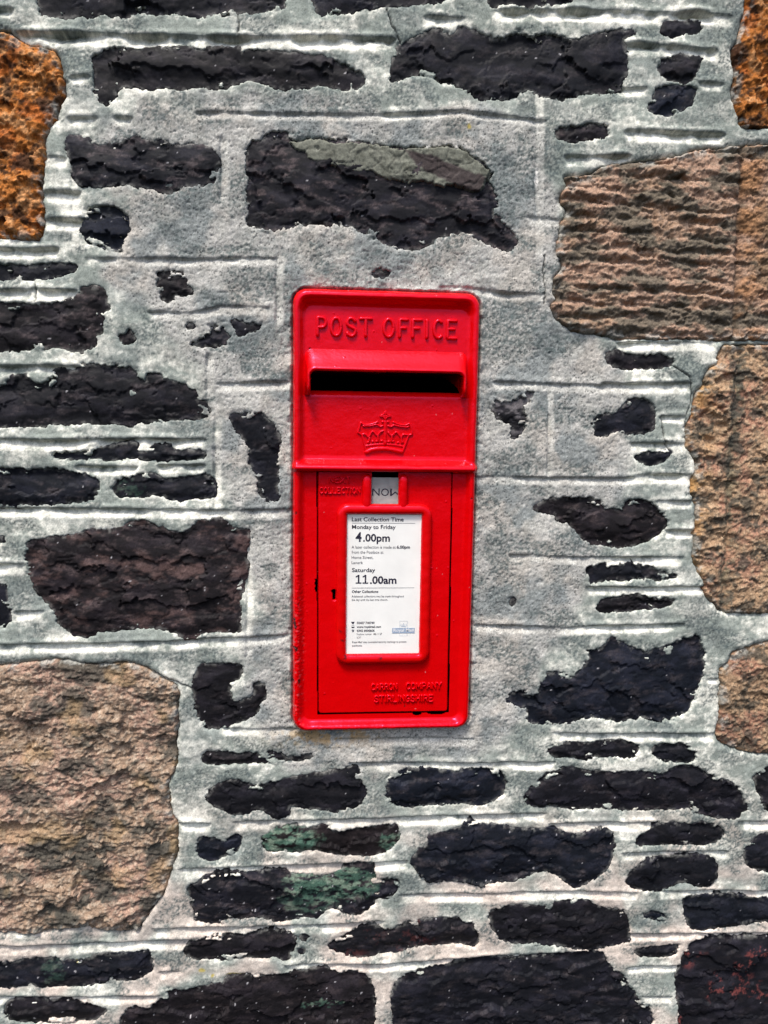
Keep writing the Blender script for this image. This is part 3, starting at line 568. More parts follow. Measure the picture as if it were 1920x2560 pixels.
# ------------------------------------------------------------------ the stones
def stone_colour_dark(x, z, sd, k, o, relief):
    bl = o.get('blue', 0.2 + 0.5 * r2.random()); br = 0.55 * o.get('brown', 0.3 * r2.random())
    a = C3(0.0062, 0.006, 0.0076) + bl * C3(-0.001, 0.0015, 0.0055) + br * C3(0.0065, 0.002, -0.001)
    n1 = fbm(x, z, 26, 4, 200 + k, 0.6, 1.8)
    col = np.broadcast_to(a, x.shape + (3,)).copy()
    col = mixc(col, a * 1.8 + C3(0.003, 0.002, 0.003), sstep(-0.1, 0.6, n1))
    sc_ = o.get('scuff', 0.05 + 0.3 * r2.random())
    n2 = fbm(x, z, 13, 4, 230 + k, 0.65, 2.2)
    pale = C3(0.12, 0.10, 0.105) + br * C3(0.03, 0.0, -0.01)
    col = mixc(col, pale, np.clip(0.7 * sc_ * sstep(0.0, 0.95, n2) * (0.8 + 0.6 * fbm(x, z, 4, 3, 235 + k, 0.7)), 0, 0.6))
    if o.get('pale'): col = mixc(col, C3(0.16, 0.15, 0.16), o['pale'] * sstep(-0.3, 0.4, n2))
    if o.get('pink'):
        col = mixc(col, C3(0.24, 0.145, 0.13), 0.3 * sstep(0.0, 0.95, fbm(x, z, 34, 5, 260 + k, 0.7, 1.7)))
    if o.get('red'):
        col = mixc(col, C3(0.22, 0.06, 0.055), np.clip(0.5 * o['red'] * sstep(0.30, 0.75, fbm(x, z, 20, 5, 270 + k, 0.75)) * sstep(0.0, 0.5, fbm(x, z, 60, 2, 275 + k)), 0, 0.7))
    for g in o.get('green', ()):
        c = survey(reg(o['green_reg'], [g[:2]]))[0]
        xx = x + 8 * fbm(x, z, 12, 3, 280, 0.6); zz = z + 6 * fbm(x, z, 9, 3, 281, 0.6)
        e = ((xx - c[0]) / (g[2] * PX / K * 1.15)) ** 2 + ((zz - c[1]) / (g[3] * PX / K * 1.15)) ** 2
        gm = g[4] * (1 - sstep(0.5, 1.15, e)) * sstep(-0.45, 0.1, fbm(x, z, 7, 3, 282, 0.65, 2.0))
        col = mixc(col, mixc(np.broadcast_to(C3(0.055, 0.11, 0.082), col.shape), C3(0.16, 0.22, 0.165), sstep(-0.2, 0.5, n2)), np.clip(gm, 0, 0.92))
    spk = o.get('specks', 0.25)
    s3 = fbm(x, z, 6, 2, 290 + k)
    col = mixc(col, C3(0.42, 0.41, 0.43), 0.85 * sstep(1.02 - 0.14 * spk, 1.08 - 0.13 * spk, s3))
    # lime bloom creeping in from the joints
    col = mixc(col, C3(0.30, 0.30, 0.28), 0.4 * sstep(-5, 0.5, sd) * sstep(0.0, 0.4, fbm(x, z, 12, 4, 300 + k, 0.65) + 0.3 * fbm(x, z, 50, 1, 310 + k)))
    col *= (1 + 0.10 * rng.standard_normal(x.shape))[..., None]
    return col

sname = {'dark': 'stone', 'slate': 'slate_flake', 'sand_orange': 'sandstone', 'sand_ribbed': 'sandstone', 'sand_tan': 'sandstone', 'sand_big': 'sandstone'}
for k, ((kind, pts, o), pm) in enumerate(zip(S, polys)):
    st = 4.5 if o.get('coarse') else 1.35
    lo = pm.min(0) - 7; hi = pm.max(0) + 7
    # fine inside the picture, coarser where a stone runs on beyond it
    if o.get('coarse'):
        xs = np.arange(lo[0], hi[0], st).astype(F32); zs = np.arange(lo[1], hi[1], st).astype(F32)
    else:
        ax_, bx_ = max(lo[0], -512), min(hi[0], 582); az_, bz_ = max(lo[1], -752), min(hi[1], 655)
        xs = fine_axis(ax_, bx_, st, lo[0], hi[0], 5) if (lo[0] < ax_ or hi[0] > bx_) else np.arange(ax_, bx_, st).astype(F32)
        zs = fine_axis(az_, bz_, st, lo[1], hi[1], 5) if (lo[1] < az_ or hi[1] > bz_) else np.arange(az_, bz_, st).astype(F32)
    x, z = np.meshgrid(xs, zs)
    rag = o.get('rag', 1.0) * (0.6 if kind.startswith('sand') else 1.0)
    xa, za = warp(x, z, 60 + k, rag)
    sd = poly_sdf(xa, za, pm) - (1.0 if kind == 'dark' else 0.3)
    size = min(hi - lo)
    lift = o.get('lift', 0.8 * r2.random())
    if kind == 'dark':
        n = fbm(x, z, 46, 3, 100 + k, 0.5, 2.0)
        relief = 1.6 * n + 0.16 * fbm(x, z, 10, 4, 140 + k, 0.62, 2.0)
        relief += facets(x, z, 75, 30, 1000 + k, 1.5, 0.05)
        relief += facets(x, z, 26, 10, 2000 + k, 0.45, 0.05) * sstep(-0.1, 0.5, fbm(x, z, 36, 2, 155 + k))
        crk = 1 - sstep(0.0, 0.035, np.abs(fbm(x, z, 42, 4, 150 + k, 0.6, 2.2)))
        relief -= 1.2 * crk * sstep(-0.05, 0.3, fbm(x, z, 30, 2, 156 + k))
        relief -= np.median(relief[sd < 0]) if (sd < 0).any() else 0
        pil = sstep(0, min(24, size * 0.4), -sd)
        h = -2.9 + lift + 2.2 * pil + np.clip(relief, -4.5, 4.5) * (0.35 + 0.65 * sstep(-1, 9, -sd))
        h -= 14 * sstep(0.5, 5.0, sd)
        col = stone_colour_dark(x, z, sd, k, o, relief)
        mat = M_DARK
    elif kind == 'slate':
        n = fbm(x, z, 40, 3, 100 + k, 0.5, 2)
        t = 2.2 * n + 0.035 * (z * 0.9 + x * 0.45)
        fr = t - np.floor(t)
        relief = 0.9 * (np.floor(t) + sstep(0.9, 1, fr)); relief -= relief.mean()
        h = 3.0 + np.clip(relief, -1.5, 2) + 0.5 * fbm(x, z, 7, 3, 102) - 9 * sstep(-2.2, 1.5, sd)
        crk = 1 - sstep(0.0, 0.07, np.abs(fbm(x, z, 30, 2, 103, 0.4) - 0.1)); h -= 0.9 * crk
        col = mixc(np.broadcast_to(C3(0.165, 0.172, 0.14), x.shape + (3,)), C3(0.12, 0.125, 0.10), sstep(-0.1, 0.5, fbm(x, z, 14, 4, 104, 0.6)))
        bp_ = survey(reg(2, P('85,645 130,660 200,672 300,715 380,750 445,770 405,838 300,800 200,750 130,715')))
        bm_ = 1 - sstep(-2, 1.5, poly_sdf(x + 2 * fbm(x, z, 8, 2, 105), z + 2 * fbm(x, z, 8, 2, 106), bp_))
        col = mixc(col, C3(0.058, 0.046, 0.045), bm_)
        col = mixc(col, C3(0.02, 0.02, 0.02), 0.5 * crk)
        mat = M_DARK
    else:
        n = fbm(x, z, 40, 5, 100 + k, 0.58, 1.6); nf = fbm(x, z, 7, 4, 110 + k, 0.65)
        edge = 13 * sstep(-3.0, 3.0, sd) + 1.6 * sstep(-14, -1, sd)
        dark = C3(0.045, 0.05, 0.045)
        if kind == 'sand_ribbed':
            w = z + 0.02 * x + 4.0 * fbm(x, z, 80, 2, 130, 0.5, 2.0) + 3.4 * fbm(x, z, 20, 4, 131, 0.6, 1.8)
            ph = w / 17.5; fr = ph - np.floor(ph)
            rib = np.where(fr < 0.28, sstep(0, 0.28, fr), 1 - sstep(0.45, 1.0, fr)) if False else np.sin(np.pi * np.clip(fr, 0, 1)) ** 0.8 * (0.7 + 0.3 * fr)
            xm = survey(reg(2, [(1545, 700)]))[0][0] + 0.00 * z
            zc_ = survey(reg(2, [(1545, 700), ]))[0][1]; xm = xm + (zc_ - z) * -0.02 * -1
            marg = sstep(-3, 4, x + 2 * n - xm)
            rib = rib * (1 - marg)
            brk = sstep(-0.35, 0.25, fbm(x, z, 26, 3, 132, 0.6, 2.2))
            h = 4.0 + 8.5 * (rib - 0.5) * (0.15 + 0.85 * brk) * (1 - marg) + 2.6 * n + 1.6 * nf + facets(x, z, 26, 10, 77, 0.8, 0.08) - edge
            h -= 4.5 * np.exp(-((x + 2 * n - xm) / 3.5) ** 2)
            a = mixc(np.broadcast_to(C3(0.325, 0.21, 0.15), x.shape + (3,)), C3(0.28, 0.185, 0.125), sstep(-0.2, 0.5, fbm(x, z, 70, 3, 133)))
            a = mixc(a, C3(0.37, 0.265, 0.20), 0.7 * sstep(0.1, 0.5, nf))
            lich = np.clip(sstep(-0.12, 0.42, fbm(x, z, 30, 4, 134, 0.65, 2.2) + 0.10) , 0, 1)
            a = mixc(a, C3(0.085, 0.085, 0.068), 0.78 * lich)
            col = mixc(a, C3(0.33, 0.165, 0.075), 0.75 * marg * sstep(-0.5, 0.3, n) * sstep(60, 10, x - xm))
            col = mixc(col, C3(0.07, 0.045, 0.03), 0.6 * np.exp(-((x + 2 * n - xm) / 5.0) ** 2) * sstep(-0.3, 0.3, nf))
        elif kind == 'sand_orange':
            dm_ = o.get('dim', 1.0)
            h = 3.0 + 3.0 * n + 1.6 * nf + facets(x, z, 22, 16, 79 + k, 2.0, 0.12) - edge
            a = mixc(np.broadcast_to(C3(0.40, 0.145, 0.035), x.shape + (3,)), C3(0.52, 0.26, 0.11), sstep(-0.1, 0.55, fbm(x, z, 18, 4, 142 + k, 0.65)))
            a = mixc(a, C3(0.30, 0.075, 0.015), 0.7 * sstep(0.1, 0.6, fbm(x, z, 40, 3, 143 + k)))
            col = mixc(a, C3(0.035, 0.02, 0.014), np.clip(0.9 * sstep(0.02, 0.5, fbm(x, z, 34, 5, 144 + k, 0.66)) + 0.5 * sstep(0.3, 0.6, fbm(x, z, 10, 4, 145 + k, 0.65)), 0, 0.92)) * dm_
        elif kind == 'sand_tan':
            dm_ = o.get('dim', 1.0)
            h = 3.5 + 2.2 * n + 1.5 * nf + facets(x, z, 34, 26, 81 + k, 1.0, 0.06) - edge
            a = mixc(np.broadcast_to(C3(0.34, 0.225, 0.14), x.shape + (3,)), C3(0.34, 0.185, 0.125), sstep(-0.2, 0.5, fbm(x, z, 50, 3, 151 + k)))
            a = mixc(a, C3(0.44, 0.32, 0.21), 0.7 * sstep(0.1, 0.5, nf))
            if o.get('trough'):
                xt = survey(reg(4, [(1520, 700)]))[0][0]
                h -= 4.5 * np.exp(-((x + 4 * n - xt) / 5.0) ** 2)
                xt2 = survey(reg(4, [(1420, 740)]))[0]
                h -= 6 * (1 - sstep(0.3, 1.2, ((x + 5 * nf - xt2[0]) / 22) ** 2 + ((z + 4 * nf - xt2[1]) / 30) ** 2))
                h += 2.2 * np.sin(z / 21 * 2 * np.pi / 1.3 + 3 * n) * np.exp(-((x - xt2[0]) / 26) ** 2) * 0.8
                a = mixc(a, C3(0.42, 0.22, 0.06), 0.7 * sstep(40, 0, x - xt2[0] + 30) * sstep(-0.3, 0.3, n))
                a = mixc(a, C3(0.10, 0.10, 0.07), 0.75 * np.exp(-((x + 6 * n - xt) / 10) ** 2) * sstep(-0.4, 0.3, nf + n))
            col = mixc(a, dark, 0.78 * sstep(0.02, 0.5, fbm(x, z, 24, 5, 152 + k, 0.7))) * dm_
        else:
            lay = fbm(x, z, 17, 4, 161, 0.6, 3.0)
            h = 3.5 + 2.6 * n + 0.8 * lay + 1.0 * nf - 2.4 * sstep(0.2, 0.6, fbm(x, z, 16, 4, 166, 0.65, 1.5)) + facets(x, z, 60, 30, 78, 2.2, 0.08) - edge
            t = 3.2 * fbm(x, z, 34, 3, 162, 0.55, 2.6) + 0.02 * z; fr = t - np.floor(t)
            h += 1.2 * (np.floor(t) + sstep(0.82, 1, fr) - t)
            a = mixc(np.broadcast_to(C3(0.29, 0.205, 0.145), x.shape + (3,)), C3(0.345, 0.225, 0.17), sstep(-0.2, 0.4, fbm(x, z, 80, 3, 163)))
            a = mixc(a, C3(0.42, 0.34, 0.26), 0.7 * sstep(0.05, 0.5, nf))
            up = sstep(-330, -520, z)
            col = mixc(a, dark, np.clip((0.78 + 0.1 * up) * sstep(0.0 - 0.16 * up, 0.45, fbm(x, z, 48, 6, 164, 0.68, 1.5) + 0.15 * lay), 0, 0.9))
            col = mixc(col, C3(0.34, 0.225, 0.11), 0.4 * sstep(0.25, 0.6, fbm(x, z, 60, 3, 165)))
        h -= 1.8
        col = mixc(col, C3(0.36, 0.365, 0.335), 0.7 * sstep(-16, 0.0, sd) * sstep(0.05, 0.5, fbm(x, z, 20, 4, 320 + k, 0.65) + 0.012 * (sd + 8)))
        col = col * (1 + 0.14 * rng.standard_normal(x.shape))[..., None]
        mat = M_SAND
    ins = sd < 4.5
    keep = ins[:-1, :-1] | ins[1:, :-1] | ins[:-1, 1:] | ins[1:, 1:]
    if not keep.any(): continue
    ob = field_object(sname[kind], xs, zs, h, keep, col, mat, wall)
    if 'label' in o: ob['label'] = o['label']
    if kind == 'slate': ob['label'] = 'thin grey green slate flake on the dark stone above the post box'

# ------------------------------------------------------------------ the post box
box = empty('post_box', (0, 0, Z0))
box['label'] = 'red cast iron wall post box set into the stone wall'
box['category'] = 'post box'

def smooth1(xp, yp, n=400, s=9):
    xs = np.linspace(xp[0], xp[-1], n); y = np.interp(xs, xp, yp)
    k = np.hanning(2 * s + 1); k /= k.sum()
    yy = np.convolve(np.pad(y, s, mode='edge'), k, 'valid')
    return xs, yy
PANEL = 3.0
BST = 0.85
bx = np.arange(-118.6, 118.7, BST).astype(F32); bz = np.arange(-284.2, 284.3, BST).astype(F32)
x, z = np.meshgrid(bx, bz)
xw = x + 0.25 * fbm(x, z, 30, 2, 400); zw = z + 0.25 * fbm(x, z, 30, 2, 401)
dout = -rrect(xw, zw, -117.5, 117.5, -283, 283, 18)
din = rrect(xw, zw, -101.5, 101.5, -268, 262, 9)
tt = np.clip(dout, 0, None) / (np.clip(dout, 0, None) + np.clip(din, 0, None) + 1e-6)
pxs, pys = smooth1([0, .03, .12, .25, .42, .58, .72, .86, 1.0], [-20, 1.0, 7.0, 10.8, 12.0, 10.5, 7.2, 4.2, PANEL], 400, 14)
h = np.interp(tt, pxs, pys)
h = np.where(dout < 0.25, -20, h)
lz, lh = smooth1([54, 56.8, 57.6, 59.2, 61.5, 64, 67, 70, 73.5, 78], [0, 0, 9.5, 14.5, 16.6, 16.4, 13.4, 9.0, PANEL + .3, 0], 400, 7)
led = np.interp(zw, lz, lh, left=0, right=0) - 6 * sstep(112.5, 116.5, np.abs(x))
k_ = 1.6
h = np.where(dout > 0.3, np.log(np.exp(h / k_) + np.exp(np.maximum(led, -20) / k_)) * k_, h)
h += 0.10 * fbm(x, z, 16, 3, 402) * (dout > 1)
# lower lip of the letter slot rolls inwards
roll = np.where((np.abs(x) < 95.5) & (z > 150.5), ((z - 150.5) / 8.5) ** 2 * 8.0, 0) * (z < 188)
h -= roll
colb = np.broadcast_to(RED, x.shape + (3,)).copy()
def chips(col, x, z, spots, seed):
    for px, py, r in spots:
        c = survey([(px, py)], 8)[0]
        e = np.hypot(x + 0.8 * fbm(x, z, 2.5, 2, seed) - c[0], (z + 0.8 * fbm(x, z, 2.5, 2, seed + 1) - c[1]) * 0.6) / (r * PX)
        col = mixc(col, C3(0.012, 0.009, 0.008), 0.95 * (1 - sstep(0.7, 1.15, e)))
    return col
colb = chips(colb, x, z, [(737, 1558, 4), (739, 1566, 3.5), (740, 1621, 4), (735, 1618, 2.5), (748, 1702, 3.5), (733, 1702, 3), (736, 1548, 3), (741, 1281, 2), (1178, 1246, 2), (746, 1512, 1.5), (758, 1348, 1.3), (775, 872, 2.5), (1086, 738, 1.2)], 410)
def scuffs(col, x, z, n, seed):
    rg = np.random.default_rng(seed)
    for _ in range(n):
        cx_, cz_ = rg.uniform(x.min(), x.max()), rg.uniform(z.min(), z.max()); a = rg.normal(0, 0.5); L = rg.uniform(0.4, 1.2); w = rg.uniform(0.3, 0.55)
        m = (np.abs(x - cx_) < 4) & (np.abs(z - cz_) < 4)
        if not m.any(): continue
        u = (x[m] - cx_) * math.sin(a) + (z[m] - cz_) * math.cos(a); v = (x[m] - cx_) * math.cos(a) - (z[m] - cz_) * math.sin(a)
        e = (u / L) ** 2 + (v / w) ** 2
        f = (0.75 * (1 - sstep(0.4, 1.2, e)))[:, None]
        col[m] = col[m] + (C3(0.70, 0.28, 0.30) - col[m]) * f
    return col
# bare, scuffed paint on the worn left rim
wear = sstep(0.45, 0.6, fbm(x, z, 5, 3, 412, 0.6)) * sstep(-96, -118, x) * sstep(-60, -160, z) * 0.5
colb = mixc(colb, C3(0.55, 0.16, 0.17), wear)
h += 0.55 * fbm(x, z, 3.2, 3, 413, 0.6) * sstep(-98, -108, x) * sstep(40, -150, z) * (dout > 1)
h += 0.35 * fbm(x, z, 4, 3, 414, 0.6) * sstep(-272, -277, z) * (dout > 1)
colb = scuffs(colb, x, z, 22, 415)
h -= 0.3 * (colb[..., 0] < 0.3)
xc_, zc_ = (x[:-1, :-1] + x[1:, 1:]) / 2, (z[:-1, :-1] + z[1:, 1:]) / 2
hole_slot = (np.abs(xc_) < 94.6) & (zc_ > 159) & (zc_ < 187.5)
dl = lambda zz: -87.0 + (52 - zz) * 0.0070
dr = lambda zz: 87.2 + (52 - zz) * 0.0082
hole_door = (xc_ > dl(zc_)) & (xc_ < dr(zc_)) & (zc_ > -261.6) & (zc_ < 58)
# scooped finger gaps at the foot of the door and a chipped hinge edge
hole_door |= (((xc_ - 47) / 6) ** 2 + ((zc_ + 262) / 2.6) ** 2 < 1) | (((xc_ - 73) / 12) ** 2 + ((zc_ + 261.5) / 2.6) ** 2 < 1)
hole_door |= (np.abs(xc_ + 87.0) < 1.5 + 0.5 * np.sin(zc_)) & (zc_ < -80) & (zc_ > -97)
keep = ~(hole_slot | hole_door)
body = field_object('body', bx, bz, h, keep, colb, M_RED, box)

# inside of the box
def quad_box(name, x0, x1, y0, y1, z0, z1, mat, parent, open_front=False):
    co = np.array([[x0, y0, z0], [x1, y0, z0], [x1, y1, z0], [x0, y1, z0], [x0, y0, z1], [x1, y0, z1], [x1, y1, z1], [x0, y1, z1]]) / 1000.0
    f = [[0, 3, 2, 1], [4, 5, 6, 7], [1, 2, 6, 5], [2, 3, 7, 6], [0, 4, 7, 3]]
    if not open_front: f.append([0, 1, 5, 4])
    me = raw_mesh(name, co, f, smooth=False); me.materials.append(mat)
    return link(bpy.data.objects.new(name, me), parent)
quad_box('inner_casing', -112, 112, 6.5, 150, -276, 276, M_BLACK, box, True)

# hood over the letter slot
def arch(a, top, r, bot=152.8, n=7):
    pts = [(-a, bot), (-a, bot + (top - r - bot) * .5), (-a, top - r)]
    for i in range(1, n + 1):
        t = math.pi - i / n * math.pi / 2; pts.append((-a + r + r * math.cos(t), top - r + r * math.sin(t)))
    for i in range(1, 16): pts.append((-a + r + (2 * a - 2 * r) * i / 16, top))
    for i in range(0, n + 1):
        t = math.pi / 2 - i / n * math.pi / 2; pts.append((a - r + r * math.cos(t), top - r + r * math.sin(t)))
    pts += [(a, bot + (top - r - bot) * .5), (a, bot)]
    return pts
rings = [(105.0, 211.5, 12, 1.5), (102.6, 209.2, 11, 3.2), (101.6, 206.8, 11, 5.2), (100.8, 203.8, 11, 7.6), (99.8, 197.5, 11, 12.2), (98.9, 191.0, 10.5, 17.0), (98.3, 187.4, 10, 20.4), (97.9, 185.8, 9.5, 21.6), (97.3, 184.7, 9, 22.3), (96.4, 183.8, 8.5, 22.4), (95.5, 182.8, 8, 21.9), (95.0, 182.0, 7.5, 20.8), (94.8, 181.6, 7.5, 19), (94.6, 183, 7, 8), (94.6, 186, 7, 0), (94.6, 186, 7, -8)]
co = []; q = []; 
for a, t, r, dp in rings:
    for px, pz in arch(a, t, r): co.append((px, -dp, pz))
nr = len(arch(*rings[0][:3])); co = np.array(co)
for i in range(len(rings) - 1):
    for j in range(nr - 1):
        q.append((i * nr + j, i * nr + j + 1, (i + 1) * nr + j + 1, (i + 1) * nr + j))
for j in (0, nr - 1):           # foot of each cheek
    m = len(rings)
    for i in range(1, m // 2):
        a_, b_, c_, d_ = i * nr + j, (i + 1) * nr + j, (m - 2 - i) * nr + j, (m - 1 - i) * nr + j
        if b_ != c_: q.append((a_, b_, c_, d_) if j == 0 else (d_, c_, b_, a_))
co[:, 2] += 0.35 * perlin(co[:, 0] / 35, co[:, 2] / 60 + 3)
co[:, 1] += 0.3 * perlin(co[:, 0] / 22 + 9, co[:, 2] / 30)
me = raw_mesh('slot_hood', co / 1000.0, q, np.broadcast_to(RED, (len(co), 3)))
me.materials.append(M_RED); link(bpy.data.objects.new('slot_hood', me), box)

# door
dx = np.arange(-87.5, 92.5, 0.85).astype(F32); dz = np.arange(-262, 57.6, 0.85).astype(F32)
x, z = np.meshgrid(dx, dz)
cxd = (dl(z) + dr(z)) / 2; hw = (dr(z) - dl(z)) / 2 - 1.2
hw = hw + 0.9 * sstep(0, 60, x) * sstep(-150, 40, z)            # the gap closes up on the right
qd = -rrect(x - cxd, z, -87, 87, -261.3, 60, 5) + (hw - 87)
h = 4.4 - 7 * (1 - sstep(-0.4, 1.8, qd)) + 0.16 * fbm(x, z, 22, 3, 420)
win = (np.abs(x) < 17.6) & (z > 13)
key = ((np.abs(x + 64.0) < 2.1) & (z < -97) & (z > -109)) | (np.hypot(x + 64.4, z + 96.8) < 2.9) | ((x < -62) & (x > -67) & (np.abs(z + 97.5) < 1.0))
h = np.where(key, h - 6, h)
cold = np.broadcast_to(RED, x.shape + (3,)).copy()
cold = chips(cold, x, z, [(790, 1462, 4), (1012, 1768, 1.5), (797, 1400, 1)], 430)
cold = scuffs(cold, x, z, 12, 431)
c4 = lambda m: m[:-1, :-1] & m[1:, :-1] & m[:-1, 1:] & m[1:, 1:]
keep = c4(qd > -0.9) & ~c4(win) & ~c4(key)
door = field_object('door', dx, dz, h, keep, cold, M_RED, box)

# swept half-round bars
def sweep(name, path, hw_, base, crest, closed, mat, parent, n=9, col=RED, wob_=0.25):
    path = np.array(path, float); m = len(path)
    co = []; q = []
    for i in range(m):
        if closed: tg = path[(i + 1) % m] - path[i - 1]
        else: tg = path[min(i + 1, m - 1)] - path[max(i - 1, 0)]
        tg /= np.hypot(*tg) + 1e-9; nm = np.array([tg[1], -tg[0]])
        for j in range(n + 1):
            a = math.pi * j / n
            e = 1.0
            if not closed: e = math.sqrt(max(0.0, 1 - max(0, 1 - min(i, m - 1 - i) / 4.0) ** 2)) if min(i, m - 1 - i) < 4 else 1.0
            s_ = np.sign(math.cos(a)) * abs(math.cos(a)) ** 0.75 * hw_ * max(e, 0.02)
            d_ = base + (crest - base) * math.sin(a) ** 0.75 * (max(e, 0.02) if not closed else 1)
            p_ = path[i] + nm * s_
            co.append((p_[0], -d_, p_[1]))
    co = np.array(co)
    co[:, 1] += wob_ * perlin(co[:, 0] / 9 + 5, co[:, 2] / 9); co[:, 0] += wob_ * perlin(co[:, 0] / 15, co[:, 2] / 12 + 7)
    for i in range(m if closed else m - 1):
        for j in range(n):
            a_, b_ = i * (n + 1), ((i + 1) % m) * (n + 1)
            q.append((a_ + j, b_ + j, b_ + j + 1, a_ + j + 1))
    cc = np.broadcast_to(col, (len(co), 3)).copy()
    me = raw_mesh(name, co / 1000.0, q, cc); me.materials.append(mat)
    return link(bpy.data.objects.new(name, me), parent), me, co
def rr_path(x0, x1, z0, z1, r, step=2.5, n=6):
    pts = []
    def line(ax, az, bx_, bz_):
        m = max(2, int(np.hypot(bx_ - ax, bz_ - az) / step))
        for i in range(m): pts.append((ax + (bx_ - ax) * i / m, az + (bz_ - az) * i / m))
    def arc(cx_, cz_, a0):
        for i in range(n): a = a0 + math.pi / 2 * i / n; pts.append((cx_ + r * math.cos(a), cz_ + r * math.sin(a)))
    line(x0 + r, z0, x1 - r, z0); arc(x1 - r, z0 + r, -math.pi / 2)
    line(x1, z0 + r, x1, z1 - r); arc(x1 - r, z1 - r, 0)
    line(x1 - r, z1, x0 + r, z1); arc(x0 + r, z1 - r, math.pi / 2)
    line(x0, z1 - r, x0, z0 + r); arc(x0 + r, z0 + r, math.pi)
    return pts
o_, me, co = sweep('notice_frame', rr_path(-54.2, 54.0, -185.4, 10.2, 8), 6.9, 3.4, 12.2, True, M_RED, door)
cc = np.broadcast_to(RED, (len(co), 3)).copy()
cc = chips(cc, co[:, 0], co[:, 2], [(950, 1642, 2.5), (863, 1640, 3.5), (853, 1577, 3.5), (851, 1555, 2.0), (858, 1600, 2)], 440)
c4_ = np.ones((len(co), 4), F32); c4_[:, :3] = np.clip(cc, .002, 1); me.color_attributes['Col'].data.foreach_set('color', c4_.ravel())
for s_ in (-1, 1):
    sweep('guide_bar', [(s_ * 23.2, 6 + (55.8 - 6) * i / 24) for i in range(25)], 6.2, 3.4, 11.6, False, M_RED, door)

# ------------------------------------------------------------------ raised lettering (stroke letters, cast and overpainted)
def arcp(cx_, cy_, rx, ry, a0, a1, n=12):
    return [(cx_ + rx * math.cos(math.radians(a0 + (a1 - a0) * i / n)), cy_ + ry * math.sin(math.radians(a0 + (a1 - a0) * i / n))) for i in range(n + 1)]
OV = [arcp(.5, .5, .46, .5, 0, 360, 24)]
G = {'P': [[(.08, 0), (.08, 1)], [(.08, 1), (.55, 1)] + arcp(.55, .73, .37, .27, 90, -90, 10) + [(.08, .46)]],
     'O': OV, 'T': [[(0, 1), (1, 1)], [(.5, 1), (.5, 0)]],
     'S': [arcp(.5, .74, .42, .26, 20, 200, 10) + [(.22, .58), (.72, .44)] + arcp(.5, .26, .44, .26, 35, -160, 12)],
     'F': [[(.08, 0), (.08, 1), (.95, 1)], [(.08, .52), (.72, .52)]], 'I': [[(.5, 0), (.5, 1)]],
     'C': [arcp(.55, .5, .46, .5, 50, 310, 18)], 'E': [[(.95, 1), (.08, 1), (.08, 0), (.98, 0)], [(.08, .52), (.75, .52)]],
     'A': [[(0, 0), (.5, 1), (1, 0)], [(.2, .36), (.8, .36)]], 'R': [[(.08, 0), (.08, 1), (.55, 1)] + arcp(.55, .75, .37, .25, 90, -90, 8) + [(.08, .5)], [(.5, .5), (.98, 0)]],
     'N': [[(.05, 0), (.05, 1), (.95, 0), (.95, 1)]], 'M': [[(.02, 0), (.05, 1), (.5, .25), (.95, 1), (.98, 0)]], 'Y': [[(0, 1), (.5, .5), (1, 1)], [(.5, .5), (.5, 0)]],
     'L': [[(.1, 1), (.1, 0), (.95, 0)]], 'G': [arcp(.52, .5, .46, .5, 50, 345, 18) + [(.95, .48), (.6, .48)]], 'H': [[(.06, 0), (.06, 1)], [(.94, 0), (.94, 1)], [(.06, .5), (.94, .5)]],
     'X': [[(0, 0), (1, 1)], [(0, 1), (1, 0)]]}
def tubes(name, strokes, rad, rise, base, parent, mat=M_RED, seg=8, jit=0.0):
    return tubes_multi(name, [(strokes, rad, rise)], base, parent, jit, mat, seg)
def tubes_multi(name, groups, base, parent, jit=0.0, mat=M_RED, seg=8):
    """strokes in mm; rad across, rise outwards"""
    co = []; q = []; tr = []
    for st_, rad, rise in [(s_, g_[1], g_[2]) for g_ in groups for s_ in g_[0]]:
        p_ = np.array(st_, float)
        # resample
        d_ = np.r_[0, np.cumsum(np.hypot(*np.diff(p_, axis=0).T))]
        n = max(3, int(d_[-1] / (rad * 0.7)))
        s_ = np.linspace(0, d_[-1], n); p_ = np.stack([np.interp(s_, d_, p_[:, 0]), np.interp(s_, d_, p_[:, 1])], 1)
        tg = np.gradient(p_, axis=0); tg /= np.hypot(tg[:, 0], tg[:, 1])[:, None] + 1e-9
        cap0 = [p_[0] - tg[0] * rad * .9, p_[0] - tg[0] * rad * .55]; cap1 = [p_[-1] + tg[-1] * rad * .55, p_[-1] + tg[-1] * rad * .9]
        P_ = np.vstack([cap0, p_, cap1]); T_ = np.vstack([tg[:1], tg[:1], tg, tg[-1:], tg[-1:]])
        R_ = np.r_[.25, .8, np.ones(n), .8, .25]
        b0 = len(co)
        for i in range(len(P_)):
            nm = np.array([T_[i][1], -T_[i][0]])
            for j in range(seg + 1):
                a = math.pi * j / seg
                w_ = np.sign(math.cos(a)) * abs(math.cos(a)) ** .8 * rad * R_[i]
                co.append((*(P_[i] + nm * w_), base + rise * math.sin(a) ** .8 * R_[i] - (0.6 if j in (0, seg) else 0)))
        for i in range(len(P_) - 1):
            for j in range(seg):
                a_, b_ = b0 + i * (seg + 1), b0 + (i + 1) * (seg + 1)
                q.append((a_ + j, b_ + j, b_ + j + 1, a_ + j + 1))
    co = np.array(co); co = np.stack([co[:, 0], -co[:, 2], co[:, 1]], 1)
    if jit:
        co[:, 1] += jit * perlin(co[:, 0] / 1.6, co[:, 2] / 1.6); co[:, 0] += jit * perlin(co[:, 0] / 2 + 5, co[:, 2] / 2)
    me = raw_mesh(name, co / 1000.0, q, np.broadcast_to(RED, (len(co), 3))); me.materials.append(mat)
    return link(bpy.data.objects.new(name, me), parent)
